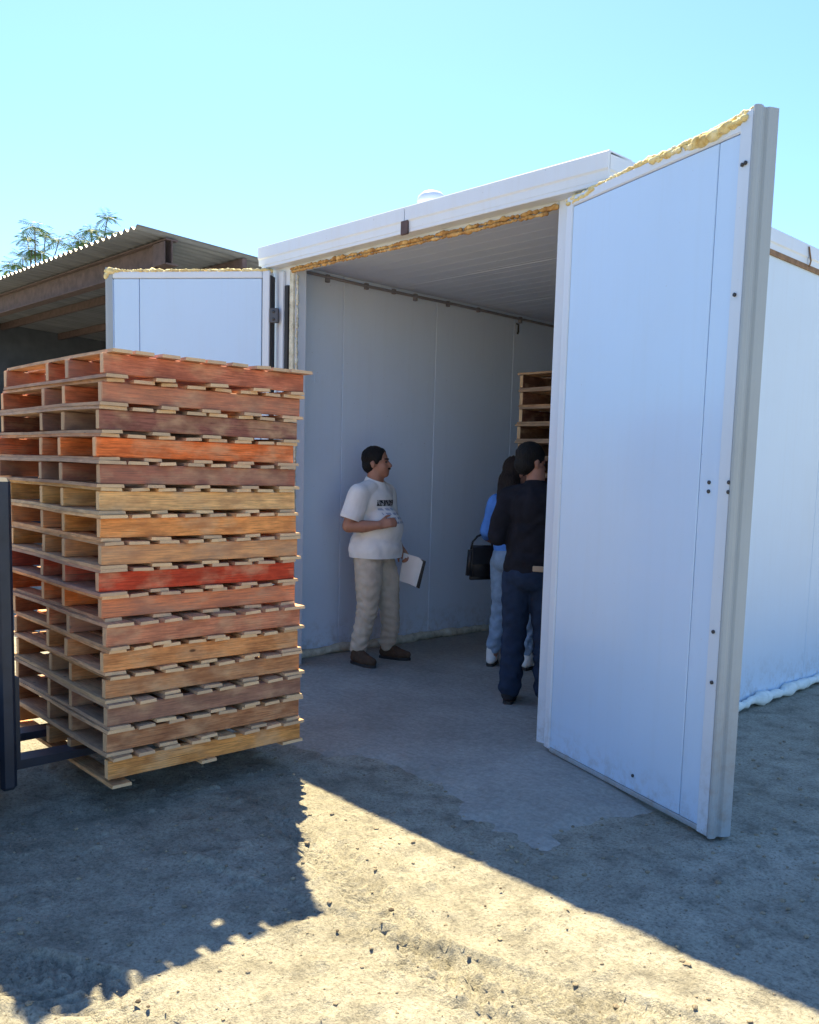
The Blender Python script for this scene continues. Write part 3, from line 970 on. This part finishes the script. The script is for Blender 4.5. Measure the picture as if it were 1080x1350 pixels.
def cap(bm, a, b_, ra, rb, flat=1.0, n=16):
    """tapered capsule from a to b"""
    a = Vector(a); b_ = Vector(b_)
    d = (b_ - a); L = d.length
    if L < 1e-5: return
    q = d.to_track_quat('Z', 'Y').to_matrix().to_4x4()
    rows_ = []
    for k in range(5):
        an = -math.pi / 2 + math.pi / 2 * k / 4
        rows_.append((ra * math.cos(an), ra * math.sin(an)))
    for k in range(5):
        an = math.pi / 2 * k / 4
        rows_.append((rb * math.cos(an), L + rb * math.sin(an)))
    ring = []
    for rr, zz in rows_:
        rr = max(rr, 1e-4)
        ring.append([bm.verts.new(Matrix.Translation(a) @ q @ Vector((rr * math.cos(2 * math.pi * k / n), rr * math.sin(2 * math.pi * k / n) * flat, zz))) for k in range(n)])
    for i in range(len(ring) - 1):
        for k in range(n):
            bm.faces.new((ring[i][k], ring[i][(k + 1) % n], ring[i + 1][(k + 1) % n], ring[i + 1][k]))
    bm.faces.new(list(reversed(ring[0]))); bm.faces.new(ring[-1])

def chain(bm, pts, rs):
    for (a, b_), (ra, rb) in zip(zip(pts[:-1], pts[1:]), zip(rs[:-1], rs[1:])):
        cap(bm, a, b_, ra, rb)

def fuse(bm, name, mat, parent, voxel=.010, smooth=6, wrinkle=None, cut=None):
    """voxel-fuse the shapes into one continuous surface, smooth it, add folds"""
    me = bpy.data.meshes.new(name + '_src')
    bm.to_mesh(me); bm.free()
    tmp = bpy.data.objects.new('tmp', me)
    COL.objects.link(tmp)
    rm = tmp.modifiers.new('r', 'REMESH'); rm.mode = 'VOXEL'; rm.voxel_size = voxel
    sm = tmp.modifiers.new('s', 'SMOOTH'); sm.factor = .5; sm.iterations = smooth
    dg = bpy.context.evaluated_depsgraph_get()
    me2 = bpy.data.meshes.new_from_object(tmp.evaluated_get(dg))
    bpy.data.objects.remove(tmp); bpy.data.meshes.remove(me)
    me2.name = name
    n = len(me2.vertices)
    co = np.zeros(n * 3); me2.vertices.foreach_get('co', co); co = co.reshape(-1, 3)
    if wrinkle is not None:
        no = np.zeros(n * 3); me2.vertices.foreach_get('normal', no); no = no.reshape(-1, 3)
        co = co + no * wrinkle(co)[:, None]
        me2.vertices.foreach_set('co', co.ravel())
    if cut is not None:
        b2 = bmesh.new(); b2.from_mesh(me2)
        for (p, nrm, *rad_) in cut:
            if rad_:      # local cut: trims only what lies near p (sleeve ends)
                p = Vector(p); nrm = Vector(nrm).normalized()
                near = set(v for v in b2.verts if (v.co - p).length < rad_[0])
                g_ = [v for v in near] + [e for e in b2.edges if all(v in near for v in e.verts)] + [f for f in b2.faces if all(v in near for v in f.verts)]
                bmesh.ops.bisect_plane(b2, geom=g_, plane_co=p, plane_no=nrm)
                bmesh.ops.delete(b2, geom=[v for v in b2.verts if (v.co - p).length < rad_[0] and (v.co - p).dot(nrm) > 1e-4], context='VERTS')
                continue
            geom = b2.verts[:] + b2.edges[:] + b2.faces[:]
            bmesh.ops.bisect_plane(b2, geom=geom, plane_co=p, plane_no=nrm, clear_outer=True)
        b2.to_mesh(me2); b2.free()
    me2.polygons.foreach_set('use_smooth', np.ones(len(me2.polygons), bool))
    me2.materials.clear()
    me2.update()
    return obj(name, me2, mat, parent)

def skin_mat(name, c):
    n = NT(name)
    v = n.coord()
    f = n.noise(v, 18, 4)
    n.base(n.mix(1.0, c, n.ramp(f, [(.3, .82), (.7, 1.08)]), 'MULTIPLY'))
    n.set(.55)
    n.b.inputs['Subsurface Weight'].default_value = .08
    n.b.inputs['Subsurface Radius'].default_value = (.01, .004, .002)
    return n.m
def cloth(name, c, var=.12, scale=14):
    n = NT(name)
    v = n.coord()
    f = n.noise(v, scale, 5)
    n.base(n.mix(1.0, c, n.ramp(f, [(.3, 1 - var), (.7, 1 + var * .5)]), 'MULTIPLY'))
    n.set(.9, spec=.15)
    n.bump(n.noise(v, 30, 5), .25, .008)
    return n.m

M['skin'] = skin_mat('skin_tan', (.36, .17, .11))
def mk_hair(name, c):
    n = NT(name)
    f = n.noise(n.coord((150, 150, 18)), 1.0, 4)
    n.base(n.mix(1.0, c, n.ramp(f, [(.3, .45), (.7, 1.3)]), 'MULTIPLY'))
    n.set(.7, spec=.25)
    n.bump(f, .8, .01)
    return n.m
M['hair'] = mk_hair('black_hair', (.009, .008, .008))
M['hairbrown'] = mk_hair('dark_brown_hair', (.022, .014, .012))
M['eye'] = simple('eye', (.03, .02, .018), .3)

def hand(bm, wrist, d, palm_n, curl, sc=1.0):
    """palm with four unequal curled fingers and a thumb; d: pointing direction, palm_n: palm facing direction"""
    wrist = Vector(wrist); d = Vector(d).normalized(); pn = Vector(palm_n); pn = (pn - d * pn.dot(d)).normalized()
    s = d.cross(pn)
    pc = wrist + d * .05 * sc
    for o_ in (-.026, -.009, .009, .026):
        cap(bm, wrist + s * o_ * .7 * sc, wrist + (d * .088 + s * o_) * sc, .017 * sc, .0125 * sc)
    for o_, L in ((-.030, .062), (-.010, .078), (.010, .074), (.030, .056)):
        p = wrist + (d * .088 + s * o_) * sc
        dd = d.copy()
        ax = s
        for k, fr in enumerate((.45, .32, .23)):
            dd = (Matrix.Rotation(curl * (0.55 + .35 * k), 3, ax) @ dd)
            if dd.dot(pn) < 0 and k == 0:
                ax = -s; dd = Matrix.Rotation(curl * .55, 3, ax) @ d
            q = p + dd * L * fr * sc * 1.15
            cap(bm, p, q, (.0098 - .001 * k) * sc, (.0092 - .001 * k) * sc)
            p = q
    tb = wrist + (d * .025 + s * .028) * sc
    t1 = tb + (d * .035 + s * .028 + pn * .015) * sc
    t2 = t1 + (d * .030 + s * .004 + pn * .018) * sc
    cap(bm, tb, t1, .014 * sc, .011 * sc); cap(bm, t1, t2, .011 * sc, .009 * sc)

def head(bm, c, yaw, pitch, sc=1.0):
    """head centred at c, facing local +x turned by yaw; returns frame"""
    rot = Matrix.Rotation(yaw, 3, 'Z') @ Matrix.Rotation(-pitch, 3, 'Y')
    P = lambda x, y, z: Vector(c) + rot @ (Vector((x, y, z)) * sc)
    ell(bm, P(-.012, 0, .03), (.098 * sc, .078 * sc, .092 * sc), rot)       # skull
    ell(bm, P(.028, 0, -.035), (.068 * sc, .062 * sc, .078 * sc), rot)      # face
    ell(bm, P(.055, 0, -.085), (.034 * sc, .036 * sc, .030 * sc), rot, 2)   # chin
    ell(bm, P(.070, 0, .018), (.022 * sc, .052 * sc, .014 * sc), rot, 2)    # brow
    cap(bm, P(.082, 0, .004), P(.103, 0, -.028), .011 * sc, .016 * sc)      # nose
    for s in (-1, 1):
        ell(bm, P(.058, s * .034, -.03), (.026 * sc, .022 * sc, .022 * sc), rot, 2)  # cheek
        ell(bm, P(-.012, s * .080, -.012), (.019 * sc, .010 * sc, .032 * sc), rot, 2)  # ear
    ell(bm, P(.086, 0, -.056), (.010 * sc, .024 * sc, .006 * sc), rot, 2)
    ell(bm, P(.084, 0, -.068), (.010 * sc, .022 * sc, .006 * sc), rot, 2)
    return P, rot

def fold(seed, amp=.006, band=None, fz=26, fxy=7):
    def f(co):
        x, y, z = co[:, 0], co[:, 1], co[:, 2]
        w = np.sin((z + .45 * x - .35 * y) * fz + 9 * vnoise(x * fxy + 3, y * fxy + z * 3, seed) + 6 * vnoise(y * 6 + z * 3, z * 7, seed + 1)) * .6
        w += np.sin((z - .7 * x + .5 * y) * fz * .7 + 8 * vnoise(x * 9 + z * 5, y * 9, seed + 5)) * .5
        a = amp * (.45 + .9 * np.clip(vnoise(x * 4 + z * 4, y * 4 - z * 3, seed + 2) + .4, 0, 1))
        if band is not None:
            a = a * band(co)
        return a * w + .004 * vnoise(x * 9, z * 9 + y * 9, seed + 3)
    return f

def shoe(bm, heel, d, L=.28, w=.05, h=.075, ank=.05):
    heel = Vector(heel); d = Vector((d[0], d[1], 0)).normalized()
    cap(bm, heel + d * .035 + Vector((0, 0, .04)), heel + d * (L * .55) + Vector((0, 0, .038)), .040, w * .92)
    cap(bm, heel + d * (L * .5) + Vector((0, 0, .036)), heel + d * (L - .045) + Vector((0, 0, .032)), w, .034)
    cap(bm, heel + d * .05 + Vector((0, 0, .05)), heel + d * .055 + Vector((0, 0, h + .06)), ank, ank * 1.02)
    cap(bm, heel + d * .07 + Vector((0, 0, .08)), heel + d * (L * .55) + Vector((0, 0, .05)), ank * .95, .040)
def sole(heel, d, L, w, mat, parent):
    heel = Vector(heel); d = Vector((d[0], d[1], 0)).normalized(); s = Vector((-d.y, d.x, 0))
    out = [(0.004, .02), (.004, -.02), (.03, -.034), (L * .45, -w * .78), (L * .68, -w * .92), (L * .88, -.030), (L * .96, 0), (L * .88, .030), (L * .68, w * .92), (L * .45, w * .78), (.03, .034)]
    vs = [heel + d * a + s * c + Vector((0, 0, z)) for z in (.001, .022) for a, c in out]
    n = len(out)
    MB().add(vs, [(k, (k + 1) % n, n + (k + 1) % n, n + k) for k in range(n)] + [tuple(range(n - 1, -1, -1)), tuple(range(n, 2 * n))]).build('sole', mat, parent)

# ---- man in white shirt (local +x = the way he faces)
A_MAN = math.atan2(.66, .75) - .36
man = tag(empty('person', (-2.372, .698, .013), A_MAN), 'person in a white printed t-shirt and khaki trousers holding papers by the wall', 'person')
bm = bmesh.new()
HC = (.005, 0, 1.60)
P, hr = head(bm, HC, .26, .10, 1.04)
chain(bm, [(-.02, 0, 1.36), (-.012, 0, 1.44), (.0, 0, 1.53)], [.085, .072, .066])
chain(bm, [(0, 0, .92), (.02, 0, 1.10), (-.02, 0, 1.28)], [.11, .11, .10])
Rs, Re, Rw = (-.03, -.20, 1.355), (-.085, -.265, 1.105), (.155, -.20, 1.125)
Ls, Le, Lw = (-.02, .20, 1.355), (-.03, .27, 1.08), (.12, .215, .91)
chain(bm, [Rs, Re, (.04, -.235, 1.11), Rw], [.062, .050, .049, .031])
chain(bm, [Ls, Le, (.04, .25, 1.0), Lw], [.062, .050, .047, .031])
hand(bm, Rw, (.9, .35, .25), (-.1, .8, -.1), 1.0, 1.0)
hand(bm, Lw, (.65, -.1, -.75), (.1, -1, .1), .95, 1.0)
Rk, Ra = (.015, -.115, .47), (-.055, -.13, .10)
Lk, La = (.075, .125, .47), (.045, .165, .10)
chain(bm, [(0, -.09, .86), Rk, Ra], [.08, .060, .043])
chain(bm, [(0, .09, .86), Lk, La], [.08, .060, .043])
body = fuse(bm, 'body', M['skin'], man, .008, 4)
# shirt
bm = bmesh.new()
ell(bm, (-.015, 0, 1.30), (.135, .205, .145))
ell(bm, (.045, 0, 1.08), (.185, .195, .20))
ell(bm, (.035, 0, .90), (.182, .222, .24))
ell(bm, (-.045, 0, .90), (.150, .215, .23))
ell(bm, (-.055, 0, 1.20), (.11, .18, .20))
chain(bm, [(-.02, 0, 1.36), (-.012, 0, 1.45)], [.13, .086])
for s_, e_ in ((Rs, Re), (Ls, Le)):
    a = Vector(s_); c = Vector(e_)
    cap(bm, (a.x * .4, a.y * .45, 1.385), a, .082, .082)
    cap(bm, a, a.lerp(c, .72), .088, .092)
shirt = NT('white_shirt_print')
v = shirt.coord()
tc = shirt.n('ShaderNodeTexCoord'); sx = shirt.n('ShaderNodeSeparateXYZ'); shirt.l(tc.outputs['Object'], sx.inputs[0])
def rng(sock, lo, hi):
    a = shirt.n('ShaderNodeMath', operation='GREATER_THAN'); shirt.l(sock, a.inputs[0]); a.inputs[1].default_value = lo
    c = shirt.n('ShaderNodeMath', operation='LESS_THAN'); shirt.l(sock, c.inputs[0]); c.inputs[1].default_value = hi
    d = shirt.n('ShaderNodeMath', operation='MULTIPLY'); shirt.l(a.outputs[0], d.inputs[0]); shirt.l(c.outputs[0], d.inputs[1])
    return d.outputs[0]
def mul(a, c):
    d = shirt.n('ShaderNodeMath', operation='MULTIPLY'); shirt.l(a, d.inputs[0]); shirt.l(c, d.inputs[1]); return d.outputs[0]
front = rng(sx.outputs['X'], .055, 1.0)
dark = mul(front, mul(rng(sx.outputs['Z'], 1.266, 1.312), rng(sx.outputs['Y'], -.13, .13)))
lett = mul(front, mul(rng(sx.outputs['Z'], 1.13, 1.25), rng(sx.outputs['Y'], -.115, .115)))
br = shirt.n('ShaderNodeTexBrick'); br.inputs['Scale'].default_value = 1; br.offset = .5
br.inputs['Mortar Size'].default_value = .009; br.inputs['Brick Width'].default_value = .05; br.inputs['Row Height'].default_value = .034
cmb = shirt.n('ShaderNodeCombineXYZ'); shirt.l(sx.outputs['Y'], cmb.inputs[0]); shirt.l(sx.outputs['Z'], cmb.inputs[1]); shirt.l(cmb.outputs[0], br.inputs['Vector'])
nz = shirt.noise(shirt.coord((1, 26, 20)), 3.0, 2)
dark = mul(dark, shirt.ramp(nz, [(.40, .45), (.50, 1.0)]))
lett = mul(lett, shirt.ramp(br.outputs['Fac'], [(.4, .75), (.6, 0.0)]))
fz = shirt.noise(v, 14, 5)
c = shirt.mix(1.0, (.76, .75, .74), shirt.ramp(fz, [(.3, .92), (.7, 1.03)]), 'MULTIPLY')
c = shirt.mix(lett, c, (.22, .27, .40))
c = shirt.mix(dark, c, (.02, .022, .03))
shirt.base(c); shirt.set(.9, spec=.15)
fuse(bm, 't_shirt', shirt.m, man, .008, 6, fold(41, .009, lambda co: sstep(1.28, .95, co[:, 2]) + .3, 30), cut=[((0, 0, .855), (0, .0, -1)), ((0, 0, 1.475), (.35, 0, 1)), (Vector(Rs).lerp(Vector(Re), .80), Vector(Re) - Vector(Rs), .135), (Vector(Ls).lerp(Vector(Le), .80), Vector(Le) - Vector(Ls), .135)])
# trousers
bm = bmesh.new()
ell(bm, (.005, 0, .90), (.135, .17, .11))
ell(bm, (-.045, 0, .82), (.115, .165, .10))
chain(bm, [(0, -.088, .84), (.02, -.115, .66), Rk, (-.02, -.125, .28), (-.055, -.13, .13)], [.116, .108, .086, .075, .068])
chain(bm, [(0, .088, .84), (.05, .115, .66), Lk, (.08, .15, .28), (.045, .165, .13)], [.116, .108, .086, .075, .068])
kh = cloth('khaki_cloth', (.54, .46, .37), .15)
fuse(bm, 'trousers', kh, man, .007, 5, fold(57, .0075, lambda co: sstep(.85, .3, co[:, 2]) * .8 + .4, 88, 12), cut=[((0, 0, .99), (0, 0, 1))])
MB().tube([(.145 * math.cos(a) + .005, .178 * math.sin(a), .93) for a in [2 * math.pi * k / 24 for k in range(25)]], .014, 6).build('belt', M['black'], man)
boot = cloth('brown_boot', (.085, .055, .038), .3, 20)
for (hx, hy), dv, in (((-.11, -.13), (.95, -.30)), ((-.02, .165), (1, .10))):
    bm = bmesh.new()
    shoe(bm, (hx, hy, .012), dv, .285, .052, .085, .046)
    so = fuse(bm, 'boot', boot, man, .007, 4)
    sole((hx - .004, hy, 0), dv, .29, .054, M['black'], so)
# hair cap (short), moustache / goatee, brow, eyes
bm = bmesh.new()
ell(bm, P(-.018, 0, .044), (.106, .091, .093), hr)
ell(bm, P(-.050, 0, -.01), (.068, .078, .075), hr)
for s in (-1, 1):
    ell(bm, P(.016, s * .070, .02), (.020, .016, .030), hr, 2)
fuse(bm, 'hair', M['hair'], man, .006, 3, fold(3, .003, None, 90, 40), cut=[(P(.060, 0, .045), hr @ Vector((1, 0, -.30))), (P(-.03, 0, -.075), hr @ Vector((.45, 0, -1)))])
bm = bmesh.new()
ell(bm, P(.092, 0, -.050), (.013, .032, .009), hr, 2)
fuse(bm, 'moustache', M['hair'], man, .004, 2)
for s in (-1, 1):
    bm = bmesh.new(); ell(bm, P(.079, s * .030, .001), (.010, .013, .009), hr, 2)
    fuse(bm, 'eye', M['eye'], man, .003, 1)
    bm = bmesh.new(); cap(bm, P(.088, s * .016, .024), P(.076, s * .046, .024), .006, .005)
    fuse(bm, 'eyebrow', M['hair'], man, .003, 1)

# papers in his hand: a small sheaf and a dark folder (held, so a thing of its own)
pap = tag(empty('paper_sheaf', tuple(man.matrix_basis @ Vector((.205, .17, .64))), A_MAN - .15), 'white sheaf of papers with a dark edged folder held at thigh height', 'papers')
pm = simple('paper', (.80, .80, .80), .7, 0, .06, 10)
for k in range(5):
    MB().cbox((-.075 + .004 * k, .002 * k, .0), (.085 + .003 * k, .002 * k + .0012, .235 - .003 * k), .0005).build('sheet', pm, pap).rotation_euler = (0, R(10 + k * 1.5), 0)
fo = MB().cbox((-.07, .014, -.006), (.125, .022, .228), .002).build('folder', M['black'], pap)
fo.rotation_euler = (0, R(14), 0)

# ---- man in black, seen from behind
A_BLK = math.atan2(.80, -.60) - .12
blk = tag(empty('person', (-.715, .685, .012), A_BLK), 'person in a black shirt and dark jeans seen from behind with arms folded', 'person')
bm = bmesh.new()
HB = (.03, .035, 1.63)
P2, hr2 = head(bm, HB, -.75, -.12, 1.03)
chain(bm, [(-.015, 0, 1.40), (0, 0, 1.47), (.015, 0, 1.56)], [.085, .066, .060])
chain(bm, [(0, 0, .95), (0, 0, 1.15), (-.005, 0, 1.31)], [.10, .10, .09])
Ls, Le, Lw = (-.01, .175, 1.39), (-.05, .235, 1.14), (.17, .13, 1.13)
Rs, Re, Rw = (0, -.20, 1.40), (.08, -.27, 1.16), (.24, -.22, 1.36)
chain(bm, [Ls, Le, Lw], [.058, .047, .031])
chain(bm, [Rs, Re, Rw], [.058, .047, .031])
hand(bm, Lw, (.4, -1, .05), (-1, 0, 0), .5, 1.0)
hand(bm, Rw, (.35, .25, .9), (-.6, .6, .2), .9, 1.0)
Lk, La = (.01, .105, .49), (-.02, .115, .10)
Rk, Ra = (.02, -.105, .49), (.0, -.125, .10)
chain(bm, [(0, .095, .90), Lk, La], [.095, .058, .042])
chain(bm, [(0, -.095, .90), Rk, Ra], [.095, .058, .042])
fuse(bm, 'body', M['skin'], blk, .008, 4)
bm = bmesh.new()
ell(bm, (-.005, 0, 1.33), (.14, .18, .17))
ell(bm, (.01, 0, 1.12), (.145, .185, .22))
ell(bm, (.0, 0, .95), (.155, .195, .15))
chain(bm, [(-.01, 0, 1.39), (0, 0, 1.48)], [.12, .075])
for s_, e_, w_ in ((Ls, Le, Lw), (Rs, Re, Rw)):
    a, c_, w2 = Vector(s_), Vector(e_), Vector(w_)
    cap(bm, (0, a.y * .45, 1.42), a, .076, .076)
    chain(bm, [a, c_, c_.lerp(w2, .88)], [.078, .066, .048])
fuse(bm, 'shirt', cloth('black_shirt', (.016, .016, .022), .3), blk, .009, 5, fold(91, .009, None, 34, 10), cut=[((0, 0, .885), (0, 0, -1)), ((0, 0, 1.505), (.2, 0, 1))])
bm = bmesh.new()
ell(bm, (-.01, 0, .92), (.135, .17, .12)); ell(bm, (-.06, 0, .88), (.10, .155, .11))
chain(bm, [(0, .09, .86), Lk, (-.02, .115, .11)], [.115, .083, .076])
chain(bm, [(0, -.09, .86), Rk, (.0, -.125, .11)], [.115, .083, .076])
fuse(bm, 'jeans', cloth('dark_denim', (.022, .036, .070), .25), blk, .008, 5, fold(95, .007, lambda co: sstep(.8, .3, co[:, 2]) + .3, 70, 10), cut=[((0, 0, 1.0), (0, 0, 1))])
MB().cbox((-.172, -.115, .925), (-.160, -.035, .962), .004).build('waist_patch', simple('tan_leather', (.42, .30, .20), .7), blk)
for (hx, hy), dv in (((-.075, .115), (1, .12)), ((-.055, -.125), (1, -.2))):
    bm = bmesh.new(); shoe(bm, (hx, hy, .012), dv, .29, .05, .08, .052)
    so = fuse(bm, 'shoe', cloth('dark_shoe', (.03, .03, .035), .3), blk, .007, 4)
    sole((hx - .004, hy, 0), dv, .295, .052, M['black'], so)
bm = bmesh.new()
ell(bm, P2(-.020, 0, .040), (.106, .088, .096), hr2); ell(bm, P2(-.048, 0, -.015), (.070, .078, .080), hr2)
fuse(bm, 'hair', M['hair'], blk, .006, 3, fold(5, .003, None, 90, 40), cut=[(P2(.055, 0, .03), hr2 @ Vector((1, 0, -.5))), (P2(-.03, 0, -.08), hr2 @ Vector((.4, 0, -1)))])
for s in (-1, 1):
    bm = bmesh.new(); ell(bm, P2(.079, s * .030, .001), (.010, .013, .009), hr2, 2)
    fuse(bm, 'eye', M['eye'], blk, .003, 1)

# ---- woman in blue top
A_W = math.atan2(.97, -.25)
wom = tag(empty('person', (-1.55, 1.44, .013), A_W), 'person with long dark hair, blue top and light jeans behind the one in black', 'person')
bm = bmesh.new()
P3, hr3 = head(bm, (.02, 0, 1.555), -.55, -.05, .98)
chain(bm, [(-.01, 0, 1.33), (0, 0, 1.40), (.01, 0, 1.48)], [.07, .052, .048])
chain(bm, [(0, 0, .92), (0, 0, 1.08), (-.005, 0, 1.25)], [.10, .085, .085])
Ls, Le, Lw = (-.01, .165, 1.325), (-.05, .22, 1.09), (.10, .30, 1.02)
Rs, Re, Rw = (0, -.165, 1.325), (-.02, -.21, 1.08), (.16, -.16, 1.10)
chain(bm, [Ls, Le, Lw], [.046, .038, .026]); chain(bm, [Rs, Re, Rw], [.046, .038, .026])
hand(bm, Lw, (1, -.1, .1), (0, -1, 0), .9, .88); hand(bm, Rw, (1, .3, .1), (0, 1, 0), .9, .88)
Lk, La = (.02, .10, .48), (-.03, .125, .10)
Rk, Ra = (.03, -.12, .48), (.02, -.15, .10)
chain(bm, [(0, .09, .88), Lk, La], [.09, .055, .036]); chain(bm, [(0, -.09, .88), Rk, Ra], [.09, .055, .036])
fuse(bm, 'body', M['skin'], wom, .008, 4)
bm = bmesh.new()
ell(bm, (-.005, 0, 1.26), (.115, .165, .15)); ell(bm, (.01, 0, 1.08), (.12, .15, .18)); ell(bm, (0, 0, .97), (.13, .165, .10))
chain(bm, [(-.01, 0, 1.32), (0, 0, 1.39)], [.10, .066])
for s_, e_, w_ in ((Ls, Le, Lw), (Rs, Re, Rw)):
    a, c_, w2 = Vector(s_), Vector(e_), Vector(w_)
    chain(bm, [a, c_, c_.lerp(w2, .8)], [.062, .052, .038])
fuse(bm, 'blue_top', cloth('blue_cloth', (.10, .26, .70), .2), wom, .009, 6, fold(101, .005, None, 24), cut=[((0, 0, .905), (0, 0, -1)), ((0, 0, 1.42), (.2, 0, 1))])
bm = bmesh.new()
ell(bm, (-.01, 0, .90), (.125, .17, .12)); ell(bm, (-.06, 0, .87), (.10, .155, .11))
chain(bm, [(0, .085, .84), Lk, (-.03, .125, .16)], [.108, .076, .058]); chain(bm, [(0, -.085, .84), Rk, (.02, -.15, .16)], [.108, .076, .058])
fuse(bm, 'jeans', cloth('light_denim', (.24, .34, .48), .25), wom, .008, 5, fold(111, .006, lambda co: sstep(.8, .3, co[:, 2]) + .3, 70, 10), cut=[((0, 0, .985), (0, 0, 1))])
wsh = cloth('white_canvas', (.75, .75, .74), .1)
for (hx, hy), dv in (((-.085, .125), (1, .35)), ((-.035, -.15), (1, -.05))):
    bm = bmesh.new(); shoe(bm, (hx, hy, .012), dv, .25, .043, .06, .042)
    so = fuse(bm, 'shoe', wsh, wom, .007, 4)
    sole((hx - .004, hy, 0), dv, .255, .045, M['black'], so)
bm = bmesh.new()
ell(bm, P3(-.022, 0, .040), (.108, .092, .098), hr3)
ell(bm, P3(-.060, 0, -.05), (.075, .088, .12), hr3)
chain(bm, [P3(-.07, .02, -.06), (-.09, .055, 1.36), (-.105, .075, 1.27)], [.075, .060, .030])
chain(bm, [P3(-.07, -.02, -.06), (-.09, -.03, 1.36), (-.10, -.03, 1.26)], [.075, .060, .030])
fuse(bm, 'hair', M['hairbrown'], wom, .007, 3, fold(6, .004, None, 8, 60), cut=[(P3(.055, 0, .03), hr3 @ Vector((1, 0, -.5)))])
for s in (-1, 1):
    bm = bmesh.new(); ell(bm, P3(.078, s * .029, .001), (.010, .013, .009), hr3, 2)
    fuse(bm, 'eye', M['eye'], wom, .003, 1)
# her bag: rounded body, flap, strap
bgp = wom.matrix_basis @ Vector((.05, .31, .68))
bag = tag(empty('handbag', tuple(bgp), A_W - .6), 'black handbag hanging beside the person in the blue top', 'bag')
bl = simple('black_leather', (.014, .014, .017), .45, 0, .3, 20)
bm = bmesh.new()
bmesh.ops.create_cube(bm, size=1)
for v in bm.verts:
    v.co = Vector((v.co.x * (.27 if v.co.z < 0 else .23), v.co.y * .11, (v.co.z + .5) * .28))
bmesh.ops.bevel(bm, geom=bm.edges[:], offset=.035, segments=4, affect='EDGES')
MB().bm(bm, True).build('bag_body', bl, bag)
MB().cbox((-.115, -.062, .13), (.115, -.054, .272), .003).build('flap', bl, bag)
MB().tube([(-.10, 0, .25), (-.085, 0, .31), (-.045, 0, .355), (0, 0, .37), (.045, 0, .355), (.085, 0, .31), (.10, 0, .25)], .009, 6).build('strap', bl, bag)
